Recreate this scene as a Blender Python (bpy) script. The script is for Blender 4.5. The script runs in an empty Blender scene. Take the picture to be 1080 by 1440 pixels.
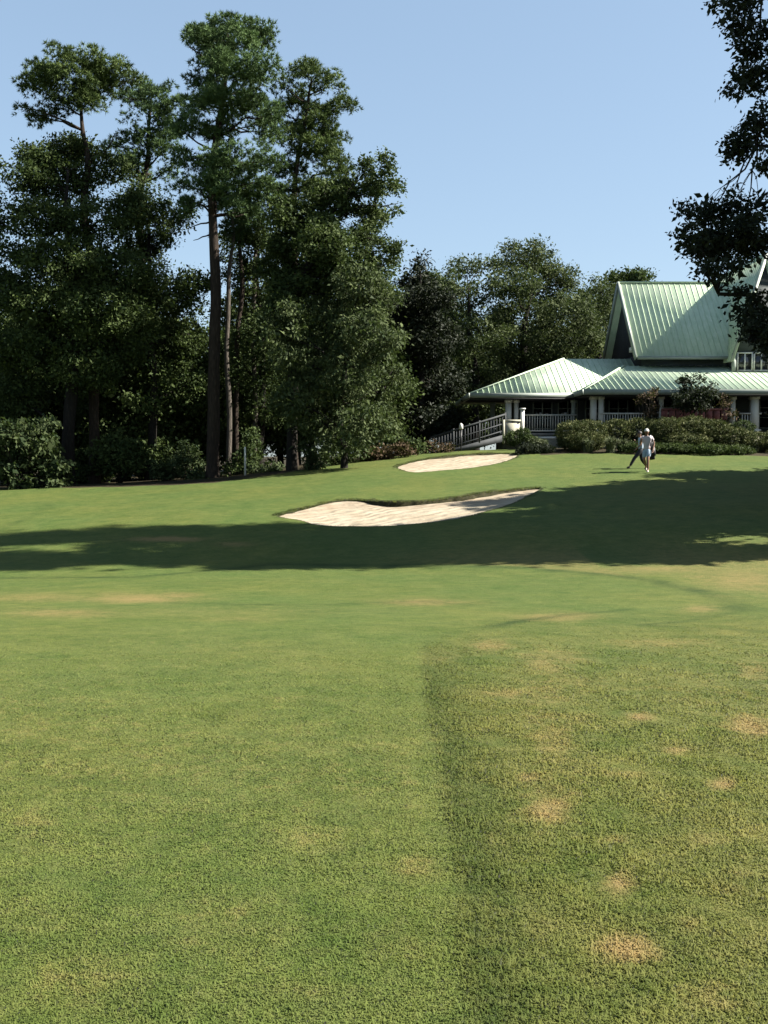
import bpy, math, random
import numpy as np
from mathutils import Vector

S = bpy.context.scene
COL = S.collection
PI = math.pi

# ------------------------------------------------------------------ camera
FPX, HORIZ, CAMZ = 1400.0, 640.0, 1.6
pitch = math.atan((720 - HORIZ) / FPX)
cam_d = bpy.data.cameras.new('camera')
cam = bpy.data.objects.new('camera', cam_d)
COL.objects.link(cam)
cam_d.sensor_fit = 'VERTICAL'
cam_d.sensor_height = 36
cam_d.sensor_width = 27
cam_d.lens = 36 * FPX / 1440
cam_d.clip_start = 0.1
cam_d.clip_end = 3000
cam.location = (0, 0, CAMZ)
cam.rotation_euler = (PI / 2 - pitch, 0, 0)
S.camera = cam

# ------------------------------------------------------------------ light
SUN_EL, SUN_AZ = math.radians(40), math.radians(3)      # azimuth: degrees behind the camera's right hand
SUN_STRENGTH, SKY_STRENGTH, EXPOSURE = 5.0, 0.05, 2.1
sd = Vector((math.cos(SUN_EL) * math.cos(SUN_AZ), -math.cos(SUN_EL) * math.sin(SUN_AZ), math.sin(SUN_EL)))
W = bpy.data.worlds.new('World')
S.world = W
W.use_nodes = True
wn = W.node_tree
bg = wn.nodes['Background']
sky = wn.nodes.new('ShaderNodeTexSky')
sky.sky_type = 'NISHITA'
sky.sun_disc = False
sky.sun_elevation = SUN_EL
sky.sun_rotation = PI / 2 + SUN_AZ
sky.air_density = 1.0
sky.dust_density = 0.8
sky.ozone_density = 1.9
gam = wn.nodes.new('ShaderNodeGamma')                    # thin summer haze: flatter, paler sky
gam.inputs[1].default_value = 0.5
tintn = wn.nodes.new('ShaderNodeMix'); tintn.data_type = 'RGBA'; tintn.blend_type = 'MULTIPLY'
tintn.inputs[0].default_value = 1.0
tintn.inputs[7].default_value = (1.50, 1.72, 1.90, 1)
wn.links.new(sky.outputs[0], gam.inputs[0]); wn.links.new(gam.outputs[0], tintn.inputs[6])
wn.links.new(tintn.outputs[2], bg.inputs[0])
bg.inputs[1].default_value = SKY_STRENGTH
sun_d = bpy.data.lights.new('sun', 'SUN')
sun_d.energy = SUN_STRENGTH
sun_d.angle = math.radians(0.55)
sun_d.color = (1.0, 0.95, 0.86)
sun = bpy.data.objects.new('sun', sun_d)
COL.objects.link(sun)
sun.rotation_euler = sd.to_track_quat('Z', 'Y').to_euler()
sun.location = (40, 0, 40)
S.view_settings.view_transform = 'Standard'
S.view_settings.look = 'None'
S.view_settings.exposure = EXPOSURE
S.view_settings.gamma = 1
S.view_settings.use_curve_mapping = False

# ------------------------------------------------------------------ helpers
cp, sp = math.cos(pitch), math.sin(pitch)

def at(px, py, D):
    """photo pixel + distance along y -> world point"""
    a, b = (px - 540) / FPX, (720 - py) / FPX
    dy = cp + b * sp
    dz = -sp + b * cp
    return np.array((a * D / dy, D, CAMZ + dz * D / dy))

def proj(P):
    """world points (n,3) -> photo pixels"""
    x, y, z = P[:, 0], P[:, 1], P[:, 2] - CAMZ
    d = np.maximum(y * cp - z * sp, 0.05)
    v = y * sp + z * cp
    return 540 + FPX * x / d, 720 - FPX * v / d

def hermite(xk, yk, x):
    xk = np.asarray(xk, float); yk = np.asarray(yk, float); x = np.clip(x, xk[0], xk[-1])
    s = np.diff(yk) / np.diff(xk)
    m = np.empty_like(yk); m[0] = s[0]; m[-1] = s[-1]
    h = np.diff(xk)
    m[1:-1] = (s[:-1] * h[1:] + s[1:] * h[:-1]) / (h[1:] + h[:-1])
    i = np.clip(np.searchsorted(xk, x) - 1, 0, len(xk) - 2)
    t = (x - xk[i]) / h[i]
    t2, t3 = t * t, t * t * t
    return (2*t3-3*t2+1)*yk[i] + (t3-2*t2+t)*h[i]*m[i] + (-2*t3+3*t2)*yk[i+1] + (t3-t2)*h[i]*m[i+1]

def smooth(e0, e1, x):
    t = np.clip((x - e0) / (e1 - e0), 0, 1)
    return t * t * (3 - 2 * t)

def vnoise(x, y, z=0.0, seed=0):
    """cheap smooth value noise, about -1..1"""
    r = np.random.default_rng(seed + 77)
    v = 0
    for k in range(5):
        a = r.normal(size=3); a /= np.linalg.norm(a[:2]) + 1e-6
        f = 0.7 + 0.7 * k * 0.6
        v = v + np.sin(f * (a[0] * x + a[1] * y + a[2] * z) + r.uniform(0, 6.28) + 0.8 * np.sin(0.6 * f * (a[1] * x - a[0] * y) + r.uniform(0, 6)))
    return v / 3.0

class MB:
    """collects pieces and links them as ONE mesh object"""
    def __init__(s):
        s.v, s.q, s.t, s.tint, s.n = [], [], [], [], 0
    def add(s, v, quads=None, tris=None, tint=0.5):
        v = np.asarray(v, float).reshape(-1, 3)
        if quads is not None and len(quads): s.q.append(np.asarray(quads, int).reshape(-1, 4) + s.n)
        if tris is not None and len(tris): s.t.append(np.asarray(tris, int).reshape(-1, 3) + s.n)
        s.v.append(v)
        s.tint.append(np.full(len(v), tint) if np.isscalar(tint) else np.asarray(tint, float))
        s.n += len(v)
        return s
    def box(s, x0, x1, y0, y1, z0, z1):
        v = [(x, y, z) for z in (z0, z1) for y in (y0, y1) for x in (x0, x1)]
        return s.add(v, [(0,2,3,1),(4,5,7,6),(0,1,5,4),(2,6,7,3),(0,4,6,2),(1,3,7,5)])
    def bar(s, a, b, w, h, up=(0, 0, 1)):
        a = np.array(a, float); b = np.array(b, float); d = b - a; d /= np.linalg.norm(d)
        up = np.array(up, float); r = np.cross(d, up)
        if np.linalg.norm(r) < 1e-4: r = np.cross(d, (1.0, 0, 0))
        r /= np.linalg.norm(r); u = np.cross(r, d)
        v = [p + r * (sx * w / 2) + u * (sz * h / 2) for p in (a, b) for sx, sz in ((-1,-1),(1,-1),(1,1),(-1,1))]
        return s.add(v, [(0,1,5,4),(1,2,6,5),(2,3,7,6),(3,0,4,7),(3,2,1,0),(4,5,6,7)])
    def prism(s, poly, d):
        """convex planar polygon extruded by vector d"""
        P = np.array(poly, float); n = len(P); d = np.array(d, float)
        v = np.vstack([P, P + d])
        tr = [(0, i, i + 1) for i in range(1, n - 1)] + [(n, n + i + 1, n + i) for i in range(1, n - 1)]
        qd = [(i, i + n, (i + 1) % n + n, (i + 1) % n) for i in range(n)]
        return s.add(v, qd, tr)
    def tube(s, pts, rad, n=8, cap=True, jit=0.0, rng=None):
        P = np.array(pts, float); m = len(P); rad = np.broadcast_to(np.array(rad, float), (m,))
        d = np.gradient(P, axis=0); d /= np.linalg.norm(d, axis=1)[:, None] + 1e-9
        ref = np.array((1.0, 0, 0)) if abs(d[0][0]) < 0.8 else np.array((0, 1.0, 0))
        V = []
        for i in range(m):
            r = np.cross(d[i], ref); r /= np.linalg.norm(r) + 1e-9; u = np.cross(r, d[i])
            a = np.arange(n) / n * 2 * PI
            rr = rad[i] * (1 + (rng.uniform(-jit, jit, n) if rng is not None and jit else 0))
            V.append(P[i] + (np.cos(a) * rr)[:, None] * r + (np.sin(a) * rr)[:, None] * u)
        V = np.vstack(V)
        q = [(i*n+j, i*n+(j+1) % n, (i+1)*n+(j+1) % n, (i+1)*n+j) for i in range(m-1) for j in range(n)]
        t = []
        if cap:
            t = [(0, j + 1, j) for j in range(1, n - 1)]
            o = (m - 1) * n
            t += [(o, o + j, o + j + 1) for j in range(1, n - 1)]
        return s.add(V, q, t)
    def build(s, name, mat, parent=None, origin=(0, 0, 0), shade=False):
        me = bpy.data.meshes.new(name)
        V = np.vstack(s.v) - np.asarray(origin, float)
        q = np.vstack(s.q) if s.q else np.zeros((0, 4), int)
        t = np.vstack(s.t) if s.t else np.zeros((0, 3), int)
        me.vertices.add(len(V)); me.vertices.foreach_set('co', V.astype(np.float32).ravel())
        me.loops.add(q.size + t.size)
        me.loops.foreach_set('vertex_index', np.concatenate([q.ravel(), t.ravel()]).astype(np.int32))
        me.polygons.add(len(q) + len(t))
        ls = np.concatenate([np.arange(len(q)) * 4, q.size + np.arange(len(t)) * 3]).astype(np.int32)
        me.polygons.foreach_set('loop_start', ls)
        if shade: me.polygons.foreach_set('use_smooth', np.ones(len(q) + len(t), bool))
        a = me.attributes.new('tint', 'FLOAT', 'POINT')
        a.data.foreach_set('value', np.concatenate(s.tint).astype(np.float32))
        me.update(calc_edges=True)
        me.validate()
        me.materials.append(mat)
        o = bpy.data.objects.new(name, me)
        COL.objects.link(o)
        if parent is not None: o.parent = parent
        return o

def tag(o, label=None, cat=None, group=None, kind=None):
    if label: o['label'] = label
    if cat: o['category'] = cat
    if group: o['group'] = group
    if kind: o['kind'] = kind
    return o

def thing(name, label, cat, loc, group=None):
    o = bpy.data.objects.new(name, None)
    o.empty_display_size = 0.3
    COL.objects.link(o)
    o.location = tuple(float(c) for c in loc)
    return tag(o, label, cat, group)

def copy_thing(o, loc, rz=0.0, scale=(1, 1, 1), label=None):
    c = o.copy(); COL.objects.link(c)
    c.location = tuple(float(v) for v in loc); c.rotation_euler = (0, 0, rz); c.scale = scale
    if label: c['label'] = label
    for ch in list(o.children):
        k = ch.copy(); COL.objects.link(k); k.parent = c
    return c

# ------------------------------------------------------------------ materials
def new_mat(name):
    m = bpy.data.materials.new(name); m.use_nodes = True
    nt = m.node_tree
    return m, nt, nt.nodes['Principled BSDF']

def nd(nt, typ, **kw):
    n = nt.nodes.new(typ)
    for k, v in kw.items(): setattr(n, k, v)
    return n

def mixc(nt, fac, a, b, mode='MIX'):
    n = nd(nt, 'ShaderNodeMix', data_type='RGBA', blend_type=mode)
    for s, v in ((n.inputs[0], fac), (n.inputs[6], a), (n.inputs[7], b)):
        if isinstance(v, (int, float)): s.default_value = v
        elif isinstance(v, tuple): s.default_value = (*v, 1)
        else: nt.links.new(v, s)
    return n.outputs[2]

def mathn(nt, op, a, b=None, clamp=False):
    n = nd(nt, 'ShaderNodeMath', operation=op, use_clamp=clamp)
    for s, v in zip(n.inputs, (a, b)):
        if v is None: continue
        if isinstance(v, (int, float)): s.default_value = v
        else: nt.links.new(v, s)
    return n.outputs[0]

def noise(nt, scale, detail=3, rough=0.55, vec=None, stretch=None):
    n = nd(nt, 'ShaderNodeTexNoise')
    n.inputs['Scale'].default_value = scale; n.inputs['Detail'].default_value = detail
    n.inputs['Roughness'].default_value = rough
    if vec is None:
        vec = nd(nt, 'ShaderNodeTexCoord').outputs['Object']
    if stretch:
        mp = nd(nt, 'ShaderNodeMapping'); mp.inputs['Scale'].default_value = stretch
        nt.links.new(vec, mp.inputs[0]); vec = mp.outputs[0]
    nt.links.new(vec, n.inputs['Vector'])
    return n.outputs['Fac']

def ramp(nt, fac, lo, hi, a=0.0, b=1.0):
    n = nd(nt, 'ShaderNodeMapRange'); n.clamp = True
    nt.links.new(fac, n.inputs[0])
    n.inputs[1].default_value = lo; n.inputs[2].default_value = hi
    n.inputs[3].default_value = a; n.inputs[4].default_value = b
    return n.outputs[0]

def attr(nt, name):
    return nd(nt, 'ShaderNodeAttribute', attribute_name=name).outputs['Fac']

def mat_plain(name, col, rough=0.6, var=0.25, scale=3.0, spec=0.3, bump=0.0, bscale=40, stretch=None, metal=0.0):
    m, nt, p = new_mat(name)
    col = tuple(v * 0.6 for v in col)
    f = ramp(nt, noise(nt, scale, 5, 0.6, stretch=stretch), 0.3, 0.7)
    c = mixc(nt, f, tuple(x * (1 - var) for x in col), tuple(min(1, x * (1 + var)) for x in col))
    nt.links.new(c, p.inputs['Base Color'])
    p.inputs['Roughness'].default_value = rough
    p.inputs['Specular IOR Level'].default_value = spec
    p.inputs['Metallic'].default_value = metal
    if bump:
        b = nd(nt, 'ShaderNodeBump'); b.inputs['Strength'].default_value = bump; b.inputs['Distance'].default_value = 0.05
        nt.links.new(noise(nt, bscale, 4, 0.6, stretch=stretch), b.inputs['Height'])
        nt.links.new(b.outputs[0], p.inputs['Normal'])
    return m

def mat_leaf(name, dark, light, trans=0.22, rough=0.7, spec=0.10):
    m, nt, p = new_mat(name)
    t = attr(nt, 'tint')
    dark = tuple(v * 0.55 for v in dark); light = tuple(v * 0.62 for v in light)
    f = mathn(nt, 'ADD', t, mathn(nt, 'MULTIPLY', mathn(nt, 'SUBTRACT', noise(nt, 1.3, 2), 0.5), 0.8), True)
    c = mixc(nt, f, dark, light)
    nt.links.new(c, p.inputs['Base Color'])
    p.inputs['Roughness'].default_value = rough
    p.inputs['Specular IOR Level'].default_value = spec
    tr = nd(nt, 'ShaderNodeBsdfTranslucent')
    nt.links.new(mixc(nt, 0.5, c, (0.05, 0.08, 0.012)), tr.inputs[0])
    mx = nd(nt, 'ShaderNodeMixShader'); mx.inputs[0].default_value = trans
    nt.links.new(p.outputs[0], mx.inputs[1]); nt.links.new(tr.outputs[0], mx.inputs[2])
    nt.links.new(mx.outputs[0], nt.nodes['Material Output'].inputs[0])
    return m

def mat_bark(name, a, b, spec=0.15):
    m, nt, p = new_mat(name)
    a = tuple(v * 0.5 for v in a); b = tuple(v * 0.5 for v in b)
    n1 = noise(nt, 5, 6, 0.65, stretch=(3, 3, 0.5))
    v = nd(nt, 'ShaderNodeTexVoronoi'); v.inputs['Scale'].default_value = 9
    mp = nd(nt, 'ShaderNodeMapping'); mp.inputs['Scale'].default_value = (1.2, 1.2, 0.35)
    nt.links.new(nd(nt, 'ShaderNodeTexCoord').outputs['Object'], mp.inputs[0]); nt.links.new(mp.outputs[0], v.inputs['Vector'])
    f = mathn(nt, 'MULTIPLY', ramp(nt, n1, 0.3, 0.7), ramp(nt, v.outputs['Distance'], 0.0, 0.5, 1.0, 0.4))
    nt.links.new(mixc(nt, f, a, b), p.inputs['Base Color'])
    p.inputs['Roughness'].default_value = 0.9; p.inputs['Specular IOR Level'].default_value = spec
    bp = nd(nt, 'ShaderNodeBump'); bp.inputs['Strength'].default_value = 0.7; bp.inputs['Distance'].default_value = 0.06
    nt.links.new(f, bp.inputs['Height']); nt.links.new(bp.outputs[0], p.inputs['Normal'])
    return m

def grass_colour(nt):
    K = 0.37
    k = lambda r, g, b: (r * K, g * K, b * K)
    geo = nd(nt, 'ShaderNodeNewGeometry').outputs['Position']
    big = noise(nt, 0.32, 4, 0.6, geo, (1, 0.7, 1))
    mid = noise(nt, 1.7, 5, 0.65, geo)
    fine = noise(nt, 13, 5, 0.7, geo)
    rough_c = mixc(nt, ramp(nt, mid, 0.32, 0.68), k(0.105, 0.150, 0.030), k(0.215, 0.220, 0.072))
    fair_c = mixc(nt, ramp(nt, mid, 0.32, 0.68), k(0.112, 0.165, 0.038), k(0.182, 0.216, 0.066))
    c = mixc(nt, attr(nt, 'fair'), rough_c, fair_c)
    c = mixc(nt, ramp(nt, big, 0.38, 0.66), mixc(nt, 1.0, c, (0.88, 0.97, 0.92), 'MULTIPLY'), mixc(nt, 1.0, c, (1.22, 1.08, 1.02), 'MULTIPLY'))
    m2 = noise(nt, 4.5, 5, 0.7, geo, (0.8, 1, 1))
    c = mixc(nt, ramp(nt, m2, 0.34, 0.66), mixc(nt, 1.0, c, (0.80, 0.86, 0.82), 'MULTIPLY'), mixc(nt, 1.0, c, (1.20, 1.14, 1.12), 'MULTIPLY'))
    c = mixc(nt, mathn(nt, 'MULTIPLY', ramp(nt, fine, 0.45, 0.75), 0.4), c, k(0.255, 0.250, 0.105))
    c = mixc(nt, mathn(nt, 'MULTIPLY', ramp(nt, fine, 0.5, 0.25), 0.35), c, k(0.070, 0.105, 0.022))
    nn = mathn(nt, 'ADD', mathn(nt, 'MULTIPLY', fine, 0.9), mathn(nt, 'MULTIPLY', m2, 0.9))
    d = mathn(nt, 'ADD', attr(nt, 'dry'), mathn(nt, 'SUBTRACT', nn, 0.9))
    d = mathn(nt, 'MULTIPLY', ramp(nt, d, 0.25, 0.95), 0.6)
    d = mathn(nt, 'ADD', d, mathn(nt, 'MULTIPLY', attr(nt, 'dry'), ramp(nt, nn, 0.6, 1.2, 0.25, 0.75)), True)
    c = mixc(nt, d, c, k(0.42, 0.29, 0.135))
    e = mathn(nt, 'MULTIPLY', attr(nt, 'lush_shade'), ramp(nt, fine, 0.25, 0.75, 1.2, 0.5), True)  # deep green of lush strips, also shade painted on mown edges and bunker fringe
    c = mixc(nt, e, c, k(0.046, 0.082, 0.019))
    c = mixc(nt, 1.0, c, (0.94, 1.0, 0.86), 'MULTIPLY')
    return c, mid, fine, geo

def mat_ground():
    m, nt, p = new_mat('grass_ground')
    c, mid, fine, geo = grass_colour(nt)
    f2 = noise(nt, 70, 4, 0.7, geo)
    c = mixc(nt, ramp(nt, f2, 0.25, 0.8), mixc(nt, 1.0, c, (0.66, 0.70, 0.66), 'MULTIPLY'), mixc(nt, 1.0, c, (1.22, 1.2, 1.15), 'MULTIPLY'))
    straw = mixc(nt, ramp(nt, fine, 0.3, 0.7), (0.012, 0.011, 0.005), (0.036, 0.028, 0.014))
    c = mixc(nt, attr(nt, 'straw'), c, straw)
    soil = mixc(nt, ramp(nt, fine, 0.3, 0.7), (0.008, 0.010, 0.004), (0.034, 0.030, 0.013))
    c = mixc(nt, attr(nt, 'lip'), c, soil)
    nt.links.new(c, p.inputs['Base Color'])
    p.inputs['Roughness'].default_value = 0.9; p.inputs['Specular IOR Level'].default_value = 0.12
    h = mathn(nt, 'ADD', mathn(nt, 'MULTIPLY', f2, 0.5), fine)
    b = nd(nt, 'ShaderNodeBump'); b.inputs['Strength'].default_value = 0.55; b.inputs['Distance'].default_value = 0.03
    nt.links.new(h, b.inputs['Height']); nt.links.new(b.outputs[0], p.inputs['Normal'])
    return m

def mat_blades():
    m, nt, p = new_mat('grass_blades')
    c, mid, fine, geo = grass_colour(nt)
    t = attr(nt, 'tint')
    c = mixc(nt, t, mixc(nt, 1.0, c, (1.52, 1.52, 1.46), 'MULTIPLY'), mixc(nt, 1.0, c, (1.95, 1.86, 1.85), 'MULTIPLY'))
    vm = nd(nt, 'ShaderNodeVectorMath', operation='MULTIPLY_ADD'); vm.inputs[1].default_value = (0.25, 0.25, 0.25); vm.inputs[2].default_value = (0, 0, 0.75)
    nt.links.new(nd(nt, 'ShaderNodeNewGeometry').outputs['Normal'], vm.inputs[0])
    vz = nd(nt, 'ShaderNodeVectorMath', operation='NORMALIZE'); nt.links.new(vm.outputs[0], vz.inputs[0])
    nt.links.new(vz.outputs[0], p.inputs['Normal'])
    nt.links.new(c, p.inputs['Base Color'])
    p.inputs['Roughness'].default_value = 0.6; p.inputs['Specular IOR Level'].default_value = 0.2
    tr = nd(nt, 'ShaderNodeBsdfTranslucent'); nt.links.new(c, tr.inputs[0])
    mx = nd(nt, 'ShaderNodeMixShader'); mx.inputs[0].default_value = 0.3
    nt.links.new(p.outputs[0], mx.inputs[1]); nt.links.new(tr.outputs[0], mx.inputs[2])
    nt.links.new(mx.outputs[0], nt.nodes['Material Output'].inputs[0])
    return m

def mat_sand():
    m, nt, p = new_mat('bunker_sand')
    f = noise(nt, 1.6, 5, 0.6); g = noise(nt, 60, 3, 0.7)
    c = mixc(nt, ramp(nt, f, 0.3, 0.7), (0.205, 0.165, 0.115), (0.272, 0.240, 0.182))
    c = mixc(nt, mathn(nt, 'MULTIPLY', attr(nt, 'back_tone'), ramp(nt, noise(nt, 3, 4, 0.6), 0.25, 0.7, 0.3, 1.0)), c, (0.165, 0.118, 0.080))
    c = mixc(nt, ramp(nt, g, 0.3, 0.75), mixc(nt, 1.0, c, (0.92, 0.92, 0.91), 'MULTIPLY'), c)
    nt.links.new(c, p.inputs['Base Color'])
    p.inputs['Roughness'].default_value = 0.95; p.inputs['Specular IOR Level'].default_value = 0.1
    w = nd(nt, 'ShaderNodeTexWave'); w.inputs['Scale'].default_value = 0.75; w.inputs['Distortion'].default_value = 7.0
    w.inputs['Detail'].default_value = 2
    mp = nd(nt, 'ShaderNodeMapping'); mp.inputs['Rotation'].default_value = (0, 0, 0.9)
    nt.links.new(nd(nt, 'ShaderNodeTexCoord').outputs['Object'], mp.inputs[0]); nt.links.new(mp.outputs[0], w.inputs['Vector'])
    b = nd(nt, 'ShaderNodeBump'); b.inputs['Strength'].default_value = 0.4; b.inputs['Distance'].default_value = 0.08
    nt.links.new(mathn(nt, 'ADD', w.outputs['Fac'], mathn(nt, 'MULTIPLY', noise(nt, 5, 3), 1.0)), b.inputs['Height'])
    nt.links.new(b.outputs[0], p.inputs['Normal'])
    return m

def mat_roof():
    m, nt, p = new_mat('green_metal_roof')
    n1 = noise(nt, 1.1, 5, 0.65); n2 = noise(nt, 6, 4, 0.6, stretch=(2.5, 0.4, 0.4))
    c = mixc(nt, ramp(nt, n1, 0.3, 0.72), (0.345, 0.435, 0.300), (0.455, 0.535, 0.385))
    c = mixc(nt, ramp(nt, n2, 0.5, 0.78, 0.0, 0.65), c, (0.60, 0.61, 0.53))
    c = mixc(nt, ramp(nt, n2, 0.42, 0.22, 0.0, 0.4), c, (0.17, 0.28, 0.19))
    nt.links.new(c, p.inputs['Base Color'])
    p.inputs['Roughness'].default_value = 0.6; p.inputs['Specular IOR Level'].default_value = 0.3
    return m

M = {}
M['ground'] = mat_ground()
M['blades'] = mat_blades()
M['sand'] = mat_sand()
M['roof'] = mat_roof()
M['pine'] = mat_leaf('pine_needles', (0.024, 0.052, 0.022), (0.165, 0.255, 0.090), 0.18)
M['pine2'] = mat_leaf('pine_needles_pale', (0.026, 0.052, 0.018), (0.170, 0.232, 0.068), 0.18)
M['hard'] = mat_leaf('broad_leaves', (0.022, 0.042, 0.014), (0.096, 0.130, 0.040))
M['sweet'] = mat_leaf('dusty_leaves', (0.030, 0.050, 0.020), (0.115, 0.145, 0.055))
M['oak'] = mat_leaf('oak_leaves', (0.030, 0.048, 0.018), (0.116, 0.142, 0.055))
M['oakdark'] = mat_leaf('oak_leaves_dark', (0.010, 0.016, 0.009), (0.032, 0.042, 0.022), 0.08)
M['magnolia'] = mat_leaf('magnolia_leaves', (0.008, 0.015, 0.008), (0.030, 0.036, 0.018), 0.04, 0.6)
M['bush'] = mat_leaf('bush_leaves', (0.020, 0.040, 0.015), (0.085, 0.110, 0.042))
M['hedge'] = mat_leaf('hedge_leaves', (0.040, 0.060, 0.020), (0.150, 0.155, 0.058), 0.15)
M['reddish'] = mat_leaf('reddish_leaves', (0.050, 0.034, 0.018), (0.120, 0.080, 0.045), 0.15)
M['ograss'] = mat_leaf('pale_grass_leaves', (0.085, 0.115, 0.055), (0.21, 0.23, 0.13), 0.2)
M['bark_pine'] = mat_bark('pine_bark', (0.022, 0.016, 0.012), (0.125, 0.090, 0.065))
M['bark_pale'] = mat_bark('pale_bark', (0.07, 0.06, 0.05), (0.26, 0.22, 0.18))
M['bark_dark'] = mat_bark('dark_bark', (0.014, 0.012, 0.010), (0.06, 0.05, 0.04))
M['siding'] = mat_plain('grey_siding', (0.085, 0.100, 0.098), 0.75, 0.2, 2, stretch=(0.3, 0.3, 8))
M['darkwall'] = mat_plain('dark_shingle_wall', (0.034, 0.034, 0.036), 0.85, 0.35, 6, bump=0.4, bscale=14)
M['white'] = mat_plain('cream_paint', (0.78, 0.76, 0.68), 0.5, 0.08, 3)
M['trim'] = mat_plain('grey_green_trim', (0.34, 0.38, 0.33), 0.5, 0.12, 2)
M['glass'] = mat_plain('window_glass', (0.015, 0.018, 0.022), 0.08, 0.3, 1.5, spec=0.6)
M['deck'] = mat_plain('weathered_deck', (0.24, 0.23, 0.20), 0.8, 0.25, 4)
M['stair'] = mat_plain('grey_stair_timber', (0.06, 0.065, 0.068), 0.8, 0.25, 4)
M['lattice'] = mat_plain('porch_skirting', (0.46, 0.44, 0.34), 0.8, 0.3, 9, stretch=(6, 1, 1))
M['redcloth'] = mat_plain('faded_red_paint', (0.30, 0.11, 0.10), 0.8, 0.45, 3)
M['metal'] = mat_plain('dark_metal', (0.03, 0.03, 0.03), 0.4, 0.2, 4)
M['stone'] = mat_plain('grey_stone', (0.26, 0.26, 0.25), 0.9, 0.3, 3, bump=0.5, bscale=8)

# ------------------------------------------------------------------ terrain
Dk = np.array([0.0, 2.8, 6, 10, 14, 18, 22, 26, 29, 33, 37, 42, 48, 56, 70, 100, 180, 420])
Pk = np.array([-600, 0, 270, 540, 810, 1080, 1700.])
Z_ = np.array([
    [0, 0, 0, 0, 0, 0, 0],
    [0, 0, 0, 0, 0, 0, 0],
    [-.04, -.03, -.03, -.03, -.03, -.03, -.02],
    [-.24, -.22, -.21, -.20, -.20, -.19, -.17],
    [-.55, -.52, -.51, -.50, -.48, -.46, -.4],
    [-.85, -.80, -.76, -.72, -.68, -.65, -.6],
    [-1.02, -.97, -.91, -.80, -.73, -.68, -.6],
    [-.85, -.78, -.58, -.42, -.22, -.10, 0.],
    [-.60, -.52, -.31, -.12, .12, .22, .3],
    [-.35, -.26, -.03, .24, .42, .50, .6],
    [-.12, -.06, .18, .56, .73, .80, .8],
    [.05, .11, .44, 1.04, 1.22, 1.22, 1.2],
    [.05, .10, .50, 1.50, 1.88, 1.86, 1.8],
    [-.05, 0, .40, 1.55, 1.95, 1.95, 1.9],
    [0, 0, .3, 1.3, 1.9, 1.9, 1.9],
    [.5, .5, .6, 1.2, 1.6, 1.6, 1.6],
    [1, 1, 1, 1, 1, 1, 1], [1, 1, 1, 1, 1, 1, 1]])
Df = np.concatenate([np.linspace(0, 60, 601), np.linspace(61, 420, 180)])
Uf = np.linspace(-0.8, 0.8, 161)
Zc = np.stack([hermite(Dk, Z_[:, i], Df) for i in range(len(Pk))], 1)
ZT = np.stack([hermite((Pk - 540) / FPX, Zc[i], Uf) for i in range(len(Df))], 0)

def gsmooth(X, Y):
    X = np.asarray(X, float); Y = np.asarray(Y, float)
    u = np.clip(X / np.maximum(Y, 3.0), -0.7999, 0.7999); D = np.clip(Y, 0, 419.9)
    i = np.clip(np.searchsorted(Df, D, 'right') - 1, 0, len(Df) - 2); t = (D - Df[i]) / (Df[i+1] - Df[i])
    k = (u + 0.8) / 0.01; j = np.clip(k.astype(int), 0, 159); s = k - j
    z = (ZT[i, j]*(1-t)+ZT[i+1, j]*t)*(1-s) + (ZT[i, j+1]*(1-t)+ZT[i+1, j+1]*t)*s
    w = smooth(8, 20, Y) * (1 - smooth(60, 90, Y))
    return z + 0.025 * vnoise(X * 0.7, Y * 0.7, seed=3) * w

def ground_hit(px, py):
    D = np.linspace(2, 60, 5801)
    a, b = (px - 540) / FPX, (720 - py) / FPX
    dy = cp + b * sp; dz = -sp + b * cp
    d = CAMZ + dz * D / dy - gsmooth(a * D / dy, D)
    k = np.argmax(d < 0) if (d < 0).any() else len(D) - 1
    return np.array((a * D[k] / dy, D[k]))

def chaikin(P, n=2):
    P = np.array(P, float)
    for _ in range(n):
        Q = np.roll(P, -1, 0)
        P = np.stack([0.75 * P + 0.25 * Q, 0.25 * P + 0.75 * Q], 1).reshape(-1, 2)
    return P

def sdf(X, Y, poly):
    """positive inside"""
    A = poly; B = np.roll(poly, -1, 0)
    best = np.full(X.shape, 1e9); ins = np.zeros(X.shape, bool)
    for a, b in zip(A, B):
        e = b - a
        t = np.clip(((X - a[0]) * e[0] + (Y - a[1]) * e[1]) / (e @ e + 1e-12), 0, 1)
        best = np.minimum(best, (X - a[0] - t * e[0]) ** 2 + (Y - a[1] - t * e[1]) ** 2)
        c = (a[1] > Y) != (b[1] > Y)
        with np.errstate(divide='ignore', invalid='ignore'):
            xi = a[0] + (Y - a[1]) * e[0] / (e[1] if abs(e[1]) > 1e-12 else 1e-12)
        ins ^= c & (X < xi)
    d = np.sqrt(best)
    return np.where(ins, d, -d)

def pdist(X, Y, line):
    best = np.full(X.shape, 1e9)
    for a, b in zip(line[:-1], line[1:]):
        e = b - a
        t = np.clip(((X - a[0]) * e[0] + (Y - a[1]) * e[1]) / (e @ e + 1e-12), 0, 1)
        best = np.minimum(best, (X - a[0] - t * e[0]) ** 2 + (Y - a[1] - t * e[1]) ** 2)
    return np.sqrt(best)

bunk1_px = [(383,726),(412,719),(440,712),(468,704),(500,702),(540,707),(590,706),(640,701),(685,693),(730,688),(768,685),
            (745,696),(712,712),(660,726),(604,735),(545,740),(480,740),(440,738),(424,731)]
bunk2_px = [(552,656),(590,647),(635,641),(690,637),(730,638),(724,645),(690,654),(640,660),(595,664),(572,664)]
BUNK = [chaikin([ground_hit(*p) for p in b]) for b in (bunk1_px, bunk2_px)]

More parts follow.
